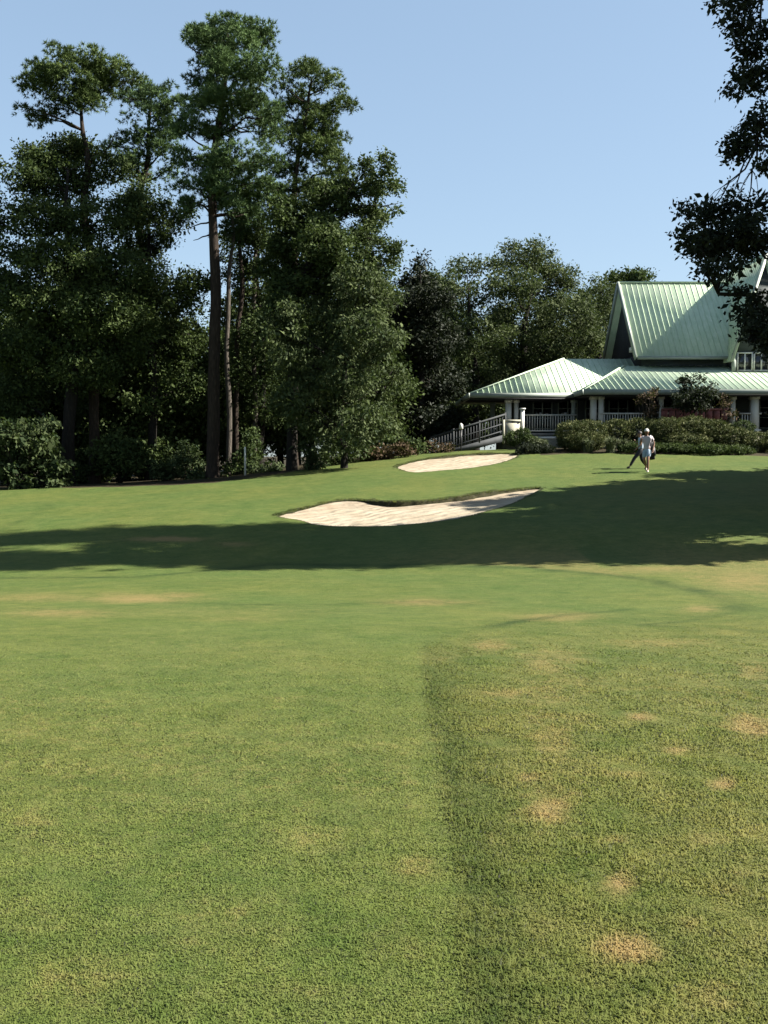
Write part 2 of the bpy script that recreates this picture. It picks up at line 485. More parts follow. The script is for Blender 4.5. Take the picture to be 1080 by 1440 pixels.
def bunker_drop(X, Y):
    """(ground lowering, sand height offset, lip mask)"""
    drop = np.zeros(X.shape); lip = np.zeros(X.shape); bump = np.zeros(X.shape)
    for poly, hb in zip(BUNK, (0.16, 0.07)):
        m = (X > poly[:, 0].min() - 1.5) & (X < poly[:, 0].max() + 1.5) & (Y > poly[:, 1].min() - 1.5) & (Y < poly[:, 1].max() + 1.5)
        if not m.any(): continue
        d = sdf(X[m], Y[m], poly) + 0.03 * vnoise(X[m] * 7, Y[m] * 7, seed=9)
        cy = np.interp(X[m], *back_mid(poly))
        back = smooth(-0.4, 0.4, Y[m] - cy)
        drop[m] = np.maximum(drop[m], 0.6 * smooth(0.0, 0.09, d))
        lv = lipvar(X[m], poly)
        bump[m] = np.maximum(bump[m], hb * 0.35 * back * lv * smooth(-0.7, -0.02, d))
        lip[m] = np.maximum(lip[m], smooth(-0.09, -0.02, d))
    return drop, bump, lip

def lipvar(X, poly):
    t = (X - poly[:, 0].min()) / np.ptp(poly[:, 0])
    return 0.1 + 0.9 * smooth(0.2, 0.36, t) * (0.75 + 0.25 * np.sin(t * 19)) * (1 - 0.75 * smooth(0.78, 0.95, t))

def back_mid(poly):
    xs = np.linspace(poly[:, 0].min(), poly[:, 0].max(), 24); ys = []
    for x in xs:
        hit = []
        for a, b in zip(poly, np.roll(poly, -1, 0)):
            if (a[0] - x) * (b[0] - x) <= 0 and a[0] != b[0]:
                hit.append(a[1] + (x - a[0]) / (b[0] - a[0]) * (b[1] - a[1]))
        ys.append((min(hit) + max(hit)) / 2 if hit else np.nan)
    ys = np.array(ys); ok = ~np.isnan(ys)
    return xs[ok], ys[ok]

# -- the mown pattern, dry patches and edges, as marks on the ground
EDGE = np.array([ground_hit(*p) for p in [(-400,691),(-60,687),(0,687),(105,686),(200,684),(300,679),(390,667),(480,653),(535,643),(600,638),(650,634),(725,631),(760,640),(800,638),(900,639),(1000,640),(1090,642),(1400,646)]])
cut_line = np.array([(0.26, -3), (0.235, 2.6), (0.25, 3.4), (0.27, 4.5), (0.26, 6.0), (0.30, 7.5), (0.33, 9.2), (0.5, 10.4), (1.0, 11.4), (2.2, 12.2), (4.5, 12.8), (9, 13.2), (30, 14)])
arc1 = np.array([ground_hit(*p) for p in [(-200,818),(0,813),(180,812),(300,803),(380,793),(480,795),(600,795),(720,798),(830,806),(920,817),(985,832),(1030,847),(1042,858)]])
arc2 = np.array([ground_hit(*p) for p in [(690,882),(740,872),(800,864),(880,858)]])
arc3 = np.array([ground_hit(*p) for p in [(1042,858),(1010,866),(960,874),(900,879),(1000,884),(1080,888)]])
arc4 = np.array([ground_hit(*p) for p in [(250,848),(330,850),(420,851),(520,848),(600,846),(660,850)]])
arc5 = np.array([ground_hit(*p) for p in [(0,745),(40,728),(70,712),(64,706)]])
DRY = [(770,1140,34,20,.75),(745,1095,26,12,.6),(1060,1022,40,20,.8),(900,1008,26,9,.8),(870,1243,34,20,.7),(885,1335,44,24,.95),(1015,1103,26,12,.8),
       (950,1055,32,8,.6),(715,975,50,12,.5),(690,908,40,12,.6),(780,925,60,12,.5),(1060,945,40,22,.5),(870,1180,30,10,.4),(585,1220,44,22,.4),
       (50,1160,70,60,.3),(130,1380,110,80,.28),(60,840,110,9,.45),(190,842,85,8,.75),(250,838,40,6,.6),(330,870,60,6,.3),(90,862,110,7,.55),
       (590,847,75,6,.6),(780,868,70,7,.6),(985,856,30,7,.6),(1050,815,90,22,.6),(930,800,120,8,.55),(700,790,200,4,.35),(240,758,55,4,1.0),(330,765,40,4,.6),
       (820,960,60,14,.35),(930,905,120,10,.4),(620,925,30,12,.3),(1040,1240,50,40,.3),(280,860,300,10,.25),(770,1030,40,25,.35),(970,1300,40,30,.3),
       (760,1300,30,50,.25),(1000,1400,60,30,.35),(560,1330,60,40,.25),(300,1300,140,60,.25),(300,1100,160,40,.2),(430,1180,90,30,.25),(160,1050,120,30,.2),(60,1290,90,30,.25),(420,1400,120,30,.22),(90,960,160,14,.2),(400,985,150,14,.2),(880,1090,60,14,.35),(820,1010,40,10,.35),(700,1180,26,30,.3),(980,1180,50,20,.3)]
def marks(X, Y, z):
    px, py = proj(np.stack([X, Y, z], 1))
    near = (Y > 1.5)
    wob = 1 + 0.35 * vnoise(X * 3.0, Y * 3.0, seed=5)
    dry = np.zeros(X.shape)
    for cx, cy, rx, ry, s in DRY:
        r2 = ((px - cx) / rx) ** 2 + ((py - cy) / ry) ** 2
        dry = np.maximum(dry, s * np.exp(-1.1 * r2 * wob) * near)
    wash = (0.17 + 0.13 * vnoise(X * 1.1, Y * 0.8, seed=61)) * (1 - smooth(6, 13, Y)) * (Y > 1)
    dry = np.maximum(dry, wash + 0.35 * np.exp(-((px - 755 - 0.05 * (py - 900)) / 55) ** 2) * smooth(885, 930, py) * (1 - smooth(1100, 1220, py)) * (0.7 + 0.5 * vnoise(X * 4, Y * 3, seed=62)))
    cx = np.interp(Y, cut_line[:, 1], cut_line[:, 0])
    wv = 0.02 * vnoise(X * 2, Y * 4, seed=11)
    sw = 0.05 + 1.2 * smooth(8.5, 11.0, Y)
    fair = 1 - smooth(-0.4, 1.0, (X - cx - wv) / sw)
    fair = np.maximum(fair, smooth(9.5, 14.0, Y + 0.5 * vnoise(X * 0.8, Y * 0.8, seed=41)))
    lush_shade = 0.62 * np.exp(-((X - cx - wv - 0.08) / 0.075) ** 2) * smooth(-0.06, 0.0, X - cx - wv) * smooth(0, 1, (10.0 - Y) / 3.0)
    lush_shade = np.maximum(lush_shade, 0.46 * np.exp(-(np.maximum(X - cx - 0.10, 0) / (0.10 + 0.03 * Y)) ** 2) * smooth(-0.02, 0.06, X - cx) * smooth(0, 1, (10.5 - Y) / 3.0))
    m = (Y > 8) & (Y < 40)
    for line, w, s in ((arc1, 0.22, 1.0), (arc2, 0.12, 1.0), (arc3, 0.09, .55), (arc4, 0.16, .55), (arc5, 0.2, .4)):  # dark edge lines: the mown step's shadow painted into the turf colour
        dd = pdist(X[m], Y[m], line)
        lush_shade[m] = np.maximum(lush_shade[m], s * np.exp(-(dd / w) ** 2) * (0.65 + 0.35 * vnoise(X[m] * 3, Y[m] * 3, seed=21)))
    # longer, yellower turf on the bank past the mown arc
    out = smooth(-0.1, 0.3, Y - np.interp(X, arc1[:, 0], arc1[:, 1]) - 0.1) * (1 - smooth(22.0, 25.5, Y)) * smooth(-3, 3, X) * (Y > 12)
    out = np.where(X > arc1[-1, 0], smooth(0, 2, X - arc1[-1, 0]) * smooth(11, 15, Y) * (1 - smooth(22.0, 25.5, Y)), out)
    dry = np.maximum(dry, 0.42 * out)
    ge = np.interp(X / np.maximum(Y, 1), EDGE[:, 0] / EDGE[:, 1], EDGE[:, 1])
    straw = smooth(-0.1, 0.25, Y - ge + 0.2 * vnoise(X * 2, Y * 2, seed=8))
    return dict(dry=np.clip(dry, 0, 1), fair=fair, lush_shade=np.clip(lush_shade, 0, 1), straw=straw)

def set_attrs(me, d):
    for k, v in d.items():
        a = me.attributes.new(k, 'FLOAT', 'POINT'); a.data.foreach_set('value', np.asarray(v, np.float32))

rows = np.concatenate([np.linspace(-4, 1.5, 12), np.arange(1.8, 12, 0.05), np.arange(12, 24, 0.08), np.arange(24, 34, 0.045), np.arange(34, 50, 0.07),
                       np.arange(50, 90, 1.0), np.arange(90, 420, 12)])
cols = np.concatenate([np.linspace(-3, -0.62, 26), np.arange(-0.6, -0.42, 0.01), np.arange(-0.42, 0.42, 0.0017), np.arange(0.42, 0.6, 0.01), np.linspace(0.62, 3, 26)])
R, C = len(rows), len(cols)
GY = np.repeat(rows, C); GX = np.tile(cols, R) * (np.maximum(GY, 0) + 3)
GZ0 = gsmooth(GX, GY)
drop, bump, lip = bunker_drop(GX, GY)
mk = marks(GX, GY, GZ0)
mk['lip'] = lip
g = MB()
idx = np.arange(R * C).reshape(R, C)
g.add(np.stack([GX, GY, GZ0 + bump - drop ], 1), np.stack([idx[:-1, :-1], idx[:-1, 1:], idx[1:, 1:], idx[1:, :-1]], -1).reshape(-1, 4))
ground = g.build('ground', M['ground'], shade=True)
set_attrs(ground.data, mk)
tag(ground, kind='structure')

labs = ['long pale sand bunker with a shaded right end at the front of the green', 'small bright sand bunker up the slope below the clubhouse stairs']
for bi, poly in enumerate(BUNK):
    st = 0.05
    xs = np.arange(poly[:, 0].min() - 0.3, poly[:, 0].max() + 0.3, st); ys = np.arange(poly[:, 1].min() - 0.3, poly[:, 1].max() + 0.3, st)
    X, Y = np.meshgrid(xs, ys); X = X.ravel(); Y = Y.ravel()
    d = sdf(X, Y, poly)
    back = smooth(-0.6, 0.6, Y - np.interp(X, *back_mid(poly)))
    z = gsmooth(X, Y) - 0.035 - (0.10, 0.05)[bi] * smooth(0, 0.9, d) * (1 - 0.3 * back) - (0.10, 0.04)[bi] * back * lipvar(X, poly) * (1 - smooth(0.0, 0.8, d)) \
        + 0.012 * vnoise(X * 4, Y * 4, seed=31) - 0.15 * smooth(-0.05, -0.2, d)
    nx, ny = len(xs), len(ys)
    ii = np.arange(nx * ny).reshape(ny, nx)
    q = np.stack([ii[:-1, :-1], ii[:-1, 1:], ii[1:, 1:], ii[1:, :-1]], -1).reshape(-1, 4)
    q = q[(d[q] > -0.2).all(1)]
    used, inv = np.unique(q, return_inverse=True)
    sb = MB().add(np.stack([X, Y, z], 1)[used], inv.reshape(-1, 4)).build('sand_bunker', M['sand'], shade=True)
    dm = back * smooth(0.0, 0.1, d) * (1 - smooth(0.35, 1.3, d)) * (0.5, 0.35)[bi]  # darker, pinkish sand band just inside the back edge
    set_attrs(sb.data, dict(back_tone=dm[used]))
    tag(sb, labs[bi], 'sand bunker', kind='structure')

# -- blades of grass near the camera: nobody could count them
rg = np.random.default_rng(4)
NB = 760000
u = rg.uniform(0, 1, NB)
By = 2.3 * (13.0 / 2.3) ** (u ** 1.12)
By = By[rg.uniform(0, 1, NB) > 0.97 * smooth(4.5, 12.8, By)]
NB = len(By)
Bx = rg.uniform(-0.50, 0.50, NB) * (By + 0.6)
Bz = gsmooth(Bx, By)
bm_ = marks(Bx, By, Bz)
hgt = np.where(bm_['fair'] > 0.5, 0.017, 0.028) * rg.uniform(0.55, 1.35, NB) * (1 + 0.2 * bm_['lush_shade']) * (1 - 0.35 * bm_['dry'])
hgt *= 0.40 * (1 - 0.7 * smooth(5, 12.5, By))
hgt *= 1 + (0.2 + 0.25 * (1 - bm_['fair'])) * vnoise(Bx * 9, By * 9, seed=14)
hgt *= 1 + 1.1 * (rg.uniform(0, 1, NB) < 0.02)
wid = rg.uniform(0.0016, 0.0030, NB) * (1 + 0.16 * np.maximum(By - 3, 0))
th = rg.uniform(0, 2 * PI, NB); lean = rg.uniform(0.3, 1.7, NB)
dx, dy_ = np.cos(th), np.sin(th)
sx, sy = -dy_ * wid, dx * wid
b0 = np.stack([Bx, By, Bz - 0.006], 1)
side = np.stack([sx, sy, 0 * sx], 1)
mid = b0 + np.stack([dx * lean * hgt * 0.35, dy_ * lean * hgt * 0.35, hgt * 0.75 + 0.004], 1)
tip = b0 + np.stack([dx * lean * hgt, dy_ * lean * hgt, hgt * (1.25 - 0.35 * lean) + 0.005], 1)
V = np.stack([b0 - side, b0 + side, mid + side * 0.8, mid - side * 0.8, tip], 1).reshape(-1, 3)
o5 = np.arange(NB)[:, None] * 5
blades = MB().add(V, o5 + np.array([0, 1, 2, 3]), o5 + np.array([3, 2, 4]), np.repeat(rg.beta(2, 2, NB), 5))
grass = blades.build('grass', M['blades'], shade=True)
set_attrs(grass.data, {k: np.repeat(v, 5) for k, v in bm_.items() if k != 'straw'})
tag(grass, 'short mown grass blades in the foreground', kind='stuff')

# longer grass hanging over the bunker edges
FV, FQ, FT, fn = [], [], [], 0
rf_ = np.random.default_rng(44)
fb = MB(); fx_all = []
for poly in BUNK:
    Q = np.roll(poly, -1, 0); seg = np.linalg.norm(Q - poly, axis=1); cum = np.concatenate([[0], np.cumsum(seg)])
    n = int(cum[-1] * 420); t_ = rf_.uniform(0, cum[-1], n); i_ = np.clip(np.searchsorted(cum, t_) - 1, 0, len(seg) - 1)
    P_ = poly[i_] + (Q - poly)[i_] * ((t_ - cum[i_]) / seg[i_])[:, None]
    cen_ = poly.mean(0); N_ = np.stack([(Q - poly)[i_][:, 1], -(Q - poly)[i_][:, 0]], 1); N_ /= np.linalg.norm(N_, axis=1)[:, None]
    test = sdf((P_ + N_ * .05)[:, 0], (P_ + N_ * .05)[:, 1], poly); N_ = np.where(test[:, None] > 0, N_, -N_)      # into the sand
    o_ = rf_.uniform(-0.22, 0.03, n)
    X_, Y_ = (P_ + N_ * o_[:, None]).T
    back = smooth(-0.4, 0.4, Y_ - np.interp(X_, *back_mid(poly)))
    h_ = rf_.uniform(0.02, 0.055, n) * (0.55 + 0.6 * back) * (1 + 0.5 * vnoise(X_ * 5, Y_ * 5, seed=2))
    z_ = gsmooth(X_, Y_) - 0.02 + 0.03 * back * lipvar(X_, poly)
    l_ = rf_.uniform(0.1, 1.0, n) * h_; r_ = rf_.normal(size=(n, 2)) * 0.5
    tipv = np.stack([X_ + (N_[:, 0] + r_[:, 0]) * l_, Y_ + (N_[:, 1] + r_[:, 1]) * l_, z_ + h_], 1)
    b_ = np.stack([X_, Y_, z_], 1); w_ = np.stack([np.full(n, 0.011), rf_.uniform(-.006, .006, n), np.zeros(n)], 1)
    fb.add(np.stack([b_ - w_, b_ + w_, tipv], 1).reshape(-1, 3), tris=np.arange(n)[:, None] * 3 + np.array([0, 1, 2]), tint=np.repeat(rf_.beta(2, 2, n) * .35, 3))
    fx_all.append(np.repeat(np.stack([X_, Y_, z_], 1), 3, 0))
fo = fb.build('rough_grass', M['blades'])
fx = np.vstack(fx_all)
set_attrs(fo.data, dict(dry=np.full(len(fx), .12), fair=np.zeros(len(fx)), lush_shade=np.full(len(fx), .6)))  # fringe colour darkened to paint in the shade at the lip
tag(fo, 'longer grass fringing the edges of the sand bunkers', kind='stuff')

# ------------------------------------------------------------------ foliage
def pads_from_px(pads, D, rng, spread=1.0):
    """(px, py, rx, ry[, depth shift]) -> list of (centre, radii)"""
    rmax = max(p[2] for p in pads) * D / FPX
    out = []
    for p in pads:
        dd = p[4] if len(p) > 4 else rng.uniform(-1, 1) * rmax * 0.9 * spread
        d = D + dd
        s = d / FPX
        out.append((at(p[0], p[1], d), np.array((p[2] * s, p[2] * s * 0.95, p[3] * s))))
    return out

def ell_points(rng, n, shell=0.5, up=0.0):
    v = rng.normal(size=(n, 3)); v /= np.linalg.norm(v, axis=1)[:, None]
    v[:, 2] += up * rng.uniform(0, 1, n); v /= np.linalg.norm(v, axis=1)[:, None]
    return v * (shell + (1 - shell) * rng.uniform(0, 1, n) ** 0.6)[:, None]

def add_leaves(mb, cen, size, rng, tint, aspect=0.55, droop=0.0, out=None):
    n = len(cen)
    a = rng.normal(size=(n, 3))
    if out is not None: a += out * 0.8
    a[:, 2] -= droop
    a /= np.linalg.norm(a, axis=1)[:, None]
    b = rng.normal(size=(n, 3)); b -= (b * a).sum(1)[:, None] * a; b /= np.linalg.norm(b, axis=1)[:, None]
    nn = np.cross(a, b)
    L = size * np.clip(rng.lognormal(-0.05, 0.38, n), 0.4, 2.2)[:, None]; Wd = L * aspect
    v = np.stack([cen - a * L * 0.5, cen + b * Wd * 0.5 - a * L * 0.05 + nn * L * 0.08, cen + a * L * 0.5, cen - b * Wd * 0.5 - a * L * 0.05 + nn * L * 0.08], 1).reshape(-1, 3)
    o = np.arange(n)[:, None] * 4
    mb.add(v, o + np.array([0, 1, 2, 3]), tint=np.repeat(tint, 4))

def leaf_crown(mb, pads, rng, rc=0.45, nleaf=95, lsize=0.13, cov=2.2, shell=0.45, droop=0.3, hole=-0.55, aspect=0.55, flat=1.0):
    tips = []
    for c, r in pads:
        k = max(3, int(cov * (r[0] * r[2] + r[0] * r[1]) / (rc * rc)))
        p = c + ell_points(rng, k, shell) * r
        keep = vnoise(p[:, 0] * 1.5, p[:, 1] * 1.5, p[:, 2] * 1.5, seed=int(rng.integers(99))) > hole
        p = p[keep]
        tips.append(p)
        if not len(p): continue
        ct = rng.beta(1.6, 1.6, len(p))
        nl = rng.integers(int(nleaf * 0.6), int(nleaf * 1.4) + 1, len(p))
        cc = np.repeat(p, nl, 0); tt = np.repeat(ct, nl)
        off = rng.normal(size=(len(cc), 3)) * rc * np.array((0.55, 0.55, 0.42 * flat))
        add_leaves(mb, cc + off, lsize, rng, np.clip(tt * 0.7 + rng.uniform(-.2, .5, len(cc)), 0, 1), aspect, droop, off / (rc * 0.6))
    return tips

def needle_crown(mb, pads, rng, rc=0.40, ntuft=17, nneed=13, nlen=0.21, cov=1.5, wid=0.036, hole=-0.32):
    tips = []
    for c, r in pads:
        k = max(3, int(cov * (r[0] * r[1] + r[0] * r[2]) / (rc * rc)))
        p = c + ell_points(rng, k, 0.35) * r
        p = p[vnoise(p[:, 0] * 1.25, p[:, 1] * 1.25, p[:, 2] * 2.2, seed=int(rng.integers(99))) > hole]
        if not len(p): tips.append(p); continue
        tips.append(p)
        ct = rng.beta(1.5, 1.5, len(p))
        cc = np.repeat(p, ntuft, 0); tt = np.repeat(ct, ntuft)
        d = ell_points(rng, len(cc), 0.55, up=0.9)
        tc = cc + d * rc * np.array((1, 1, 0.68))
        td = d / np.linalg.norm(d, axis=1)[:, None]
        base = np.repeat(tc, nneed, 0); bd = np.repeat(td, nneed, 0); bt = np.repeat(tt, nneed)
        n = len(base)
        nv = bd * 0.75 + rng.normal(size=(n, 3)) * 0.62 + np.array((0, 0, 0.15)); nv /= np.linalg.norm(nv, axis=1)[:, None]
        s = np.cross(nv, rng.normal(size=(n, 3))); s /= np.linalg.norm(s, axis=1)[:, None]
        L = nlen * rng.uniform(0.6, 1.2, n)[:, None]; w = wid * rng.uniform(0.7, 1.3, n)[:, None]
        v = np.stack([base - s * w * 0.5, base + s * w * 0.5, base + nv * L], 1).reshape(-1, 3)
        mb.add(v, tris=np.arange(n)[:, None] * 3 + np.array([0, 1, 2]), tint=np.repeat(np.clip(bt * 0.75 + rng.uniform(-.15, .4, n), 0, 1), 3))
    return tips

def limb(mb, a, b, r0, r1, rng, sag=0.15, n=5, sides=6):
    a = np.array(a, float); b = np.array(b, float); L = np.linalg.norm(b - a)
    t = np.linspace(0, 1, n)[:, None]
    P = a + (b - a) * t
    P[:, 2] += np.sin(t[:, 0] * PI) * L * sag * rng.uniform(-0.6, 1.0)
    P[1:-1] += rng.normal(size=(n - 2, 3)) * L * 0.035
    mb.tube(P, np.linspace(r0, r1, n), sides, True, 0.1, rng)
    return P

def skeleton(mb, trunk, rad, pads, tips, rng, twig=3, rr=0.10, sides=10, hubs=None):
    """tapered trunk, a limb to each pad, twigs to some clumps"""
    T = np.array(trunk, float)
    m = max(14, len(T) * 5)
    s = np.linspace(0, 1, m); k = np.linspace(0, 1, len(T))
    P = np.stack([hermite(k, T[:, i], s) for i in range(3)], 1)
    rads = np.interp(s, np.linspace(0, 1, len(rad)), rad)
    wv = rng.uniform(0, 6.28, 4); amp = 0.10 * np.sin(s * PI) + 0.05 * s
    P[:, 0] += amp * (np.sin(s * 7 + wv[0]) + 0.5 * np.sin(s * 17 + wv[1])); P[:, 1] += amp * (np.sin(s * 6 + wv[2]) + 0.5 * np.sin(s * 15 + wv[3]))
    P = np.vstack([P[0] + (0, 0, -0.4), P]); rads = np.concatenate([[rads[0] * 1.35], rads])
    rads[1] *= 1.15
    mb.tube(P, rads, sides, True, 0.07, rng)
    HB_ = []
    for h in hubs or []:                                   # main boughs that carry several leaf masses
        h = np.array(h, float); j = int(np.clip(np.searchsorted(P[:, 2], h[2] - 1.2), 2, len(P) - 1))
        HB_.append(limb(mb, P[j], h, 0.13, 0.045, rng, 0.12, 9, 7))
    HP = np.vstack([q[3:] for q in HB_]) if HB_ else None
    for (c, r), tp in zip(pads, tips):
        if HP is not None:
            dd = np.linalg.norm(HP - c, axis=1); jj = int(np.argmin(dd))
            if dd[jj] < 3.5:
                Q = limb(mb, HP[jj], c, 0.03, 0.012, rng, 0.15, 5, 5)
                for p in tp[rng.choice(len(tp), min(twig + 2, len(tp)), replace=False)] if len(tp) else []:
                    limb(mb, Q[int(rng.integers(1, 5))], p, 0.012, 0.005, rng, 0.1, 4, 4)
                continue
        want = c[2] - r[2] * 0.5 - 0.35 * math.hypot(c[0] - T[-1][0], c[1] - T[-1][1])
        j = int(np.clip(np.searchsorted(P[:, 2], want), 2, len(P) - 1))
        L = np.linalg.norm(c - P[j])
        r0 = min(rads[j] * 0.6, 0.03 + rr * (r[0] / 1.3) * 0.6)
        Q = limb(mb, P[j], c, r0, r0 * 0.35, rng, 0.08)
        if len(tp):
            for p in tp[rng.choice(len(tp), min(twig, len(tp)), replace=False)]:
                limb(mb, Q[int(rng.integers(2, 5))], p, r0 * 0.35, 0.008, rng, 0.1, 4, 4)

def gz(x, y): return float(gsmooth(np.array([x]), np.array([y]))[0])

def make_tree(name, label, cat, D, pads, trunk, rad, leafmat, barkmat, seed, style='leaf', group=None, spread=1.0, twig=3, world=False, rr=0.10, extra=None, more=None, hubs=None, **kw):
    rng = np.random.default_rng(seed)
    if style == 'pine': pads = [(p[0], p[1], p[2] * 1.08 + 1, p[3] * 0.92, *p[4:]) for p in pads]
    P = pads if world else pads_from_px(pads, D, rng, spread)
    T = [np.array(t, float) for t in trunk] if world else [at(x, y, D) for x, y in trunk]
    T[0][2] = gz(T[0][0], T[0][1])
    base = T[0].copy()
    root = thing(name, label, cat, base, group)
    cm, tm = MB(), MB()
    tips = (needle_crown if style == 'pine' else leaf_crown)(cm, P, rng, **kw)
    while len(tips) < len(P): tips.append(np.zeros((0, 3)))
    if more:
        P2, kw2 = more
        t2 = leaf_crown(cm, P2, rng, **kw2)
        while len(t2) < len(P2): t2.append(np.zeros((0, 3)))
        P = P + P2; tips = tips + t2
    skeleton(tm, T, rad, P, tips, rng, twig, rr, hubs=hubs)
    if extra:
        for a, b, r0 in extra: limb(tm, a, b, r0, r0 * 0.3, rng, 0.05)
    tm.build('trunk', barkmat, root, base, True)
    cm.build('crown', leafmat, root, base)
    return root

# tall pines of the stand
make_tree('pine_tree', 'tall leaning pine with a flat airy top at the left end of the stand', 'tree', 47,
    [(112,86,45,12),(70,98,28,10),(150,98,34,13),(46,122,22,9),(92,116,45,14),(140,126,38,13),(42,152,18,7),(78,146,30,9),(184,112,13,10),(58,163,22,7),(112,146,26,10)],
    [(133,688),(131,560),(127,400),(122,300),(127,235),(118,180),(112,120)], (0.26, 0.23, 0.19, 0.15, 0.10, 0.05), M['pine2'], M['bark_pine'], 11, 'pine', cov=2.1, spread=0.7,
    extra=[(at(126,362,47), at(84,362,45.5), 0.05), (at(126,232,47), at(160,190,47), 0.06)])
make_tree('pine_tree', 'slim pine with a ragged narrow top between the leaning pine and the tallest pine', 'tree', 52,
    [(215,128,26,11),(190,142,20,11),(238,148,22,14),(205,163,32,12),(228,185,28,13),(198,196,24,12),(170,135,14,9),(215,215,26,14),(190,235,24,16),(212,245,28,14),(175,225,16,14),(160,205,14,10),(240,205,16,14),(238,240,14,12)],
    [(206,688),(204,450),(200,300),(204,220),(212,140)], (0.2, 0.17, 0.12, 0.06), M['pine'], M['bark_pine'], 12, 'pine', cov=2.1)
make_tree('pine_tree', 'tallest pine of the stand with a thick straight bare trunk', 'tree', 45,
    [(320,38,28,9),(288,54,28,12),(350,44,28,12),(320,60,48,15),(266,66,16,11),(376,62,14,12),(300,88,26,12),(342,98,48,18),(290,118,26,13),(368,120,28,17),
     (325,140,50,18),(272,150,20,12),(382,160,16,15),(298,178,45,18),(350,185,45,20),(258,186,14,11),(284,224,34,16),(340,228,50,20),(268,263,24,14),(322,263,50,17),
     (298,284,38,16),(362,272,30,18),(262,290,14,12),(345,300,35,12)],
    [(299,682),(299,560),(301,450),(302,350),(307,220),(316,110),(320,40)], (0.30, 0.27, 0.25, 0.22, 0.16, 0.10, 0.04), M['pine'], M['bark_pine'], 13, 'pine', cov=2.7, extra=[(at(299,330,45), at(272,338,44.5), 0.045), (at(300,372,45), at(320,362,44.4), 0.03), (at(301,310,45), at(262,322,45.5), 0.05)])
make_tree('pine_tree', 'pine with a rounded sunlit crown on the right shoulder of the tallest pine', 'tree', 48,
    [(425,97,20,8),(446,108,24,11),(470,124,14,11),(424,138,24,13),(460,150,30,14),(486,150,12,11),(438,178,40,16),(476,190,20,13),(408,200,20,15),(450,214,40,15),
     (414,248,26,20),(470,240,24,18),(394,282,24,22),(400,160,14,14),(395,225,16,16),(430,270,34,20),(400,120,10,10)],
    [(414,676),(410,520),(408,400),(414,280),(428,180),(440,110)], (0.21, 0.19, 0.17, 0.13, 0.09, 0.04), M['pine2'], M['bark_pine'], 14, 'pine', cov=2.7)
for i, (px, top, lab, c) in enumerate([(321, 300, 'thin pale trunked pine close behind the tallest pine', ((318,330,22,15),(330,300,20,14),(312,290,22,12))),
                                  (333, 290, 'slim shaded pine second behind the tallest pine', ((338,330,24,16),(345,300,22,14),(330,310,18,12))),
                                  (357, 280, 'slim pine between the tallest pine and the rounded one', ((360,330,24,16),(372,300,24,18),(352,285,20,14)))]):
    make_tree('pine_tree', lab, 'tree', 49 + i * 0.8, list(c), [(px, 678), (px + 1, 500), (px + 3, 380), (px + 5, top)], (0.14, 0.12, 0.10, 0.05),
              M['pine'], (M['bark_pale'], M['bark_pine'], M['bark_pale'])[i], 20 + i, 'pine', cov=1.2)
# broadleaf trees in front of and between the pines
make_tree('broadleaf_tree', 'dense dark broadleaf tree wrapped round the lower half of the leaning pine', 'tree', 45.5,
    [(62,222,34,18,1),(100,212,38,16,2),(30,250,26,18,0),(88,258,52,28,1),(150,234,28,22,2),(52,308,46,26,0),(128,312,46,30,-.5),(22,352,22,16,0),(90,370,64,34,-.5),(165,385,55,34,0),
     (185,296,30,30,1),(60,430,60,38,-.5),(140,440,62,38,-.5),(0,410,36,30,0),(-30,300,40,40,1),(-60,380,60,50,1),(-8,232,12,12,0),(40,490,60,36,0),(120,510,60,40,0.3),(185,470,40,44,0.6),(20,560,50,36,1)],
    [(96,690),(98,560),(100,440),(98,330),(96,240)], (0.3, 0.27, 0.22, 0.14, 0.05), M['hard'], M['bark_dark'], 31, cov=4.0, hole=-0.6)
make_tree('broadleaf_tree', 'dark vine hung tree between the slim pine and the tallest pine', 'tree', 48.5,
    [(200,268,18,22),(210,310,24,24),(196,345,28,24),(222,345,16,22),(215,395,30,28),(205,440,40,32),(250,425,34,26),(230,480,44,34),(265,470,24,30),(215,535,50,40),(262,540,34,36),(272,402,28,18),(256,308,20,16),(236,325,14,16),(232,290,10,10),(190,300,22,24),(180,420,30,30)],
    [(212,688),(214,560),(212,430),(208,290)], (0.22, 0.19, 0.14, 0.04), M['hard'], M['bark_dark'], 35, cov=3.8, hole=-0.6)
make_tree('broadleaf_tree', 'shaded broadleaf tree behind the slim pale trunks', 'tree', 51,
    [(345,325,36,20),(385,340,30,26),(322,345,18,18),(360,365,34,24),(330,375,26,22),(362,400,40,28),(395,420,34,30),(335,440,34,30),(370,465,42,32),(395,500,36,32),(340,520,40,34),(385,560,40,36),(330,590,40,30)],
    [(366,684),(367,560),(366,450),(364,340)], (0.22, 0.19, 0.14, 0.04), M['hard'], M['bark_dark'], 36, cov=2.6, hole=-0.4)
make_tree('broadleaf_tree', 'sweetgum with upswept leafy sprays against the sky at the right of the stand', 'tree', 45,
    [(541,232,13,14),(516,240,11,15),(535,264,24,13),(560,286,15,13),(500,262,24,16),(556,256,9,10),(526,300,30,11),(476,288,38,22),(500,328,34,18),(440,320,36,26),(455,270,26,20),
     (482,365,46,24),(540,372,20,14),(430,388,42,28),(500,405,46,26),(405,345,28,28),(548,352,12,10),(405,410,30,30),(455,345,40,30),(395,300,22,20),(420,300,30,22),(390,380,26,26),(400,450,34,30),(520,335,26,16),(470,265,24,14)],
    [(410,674),(411,560),(416,450),(434,370),(468,300),(500,250)], (0.25, 0.22, 0.19, 0.15, 0.09, 0.03), M['hard'], M['bark_dark'], 32, cov=3.0, hole=-0.55, rc=0.36, rr=0.05)
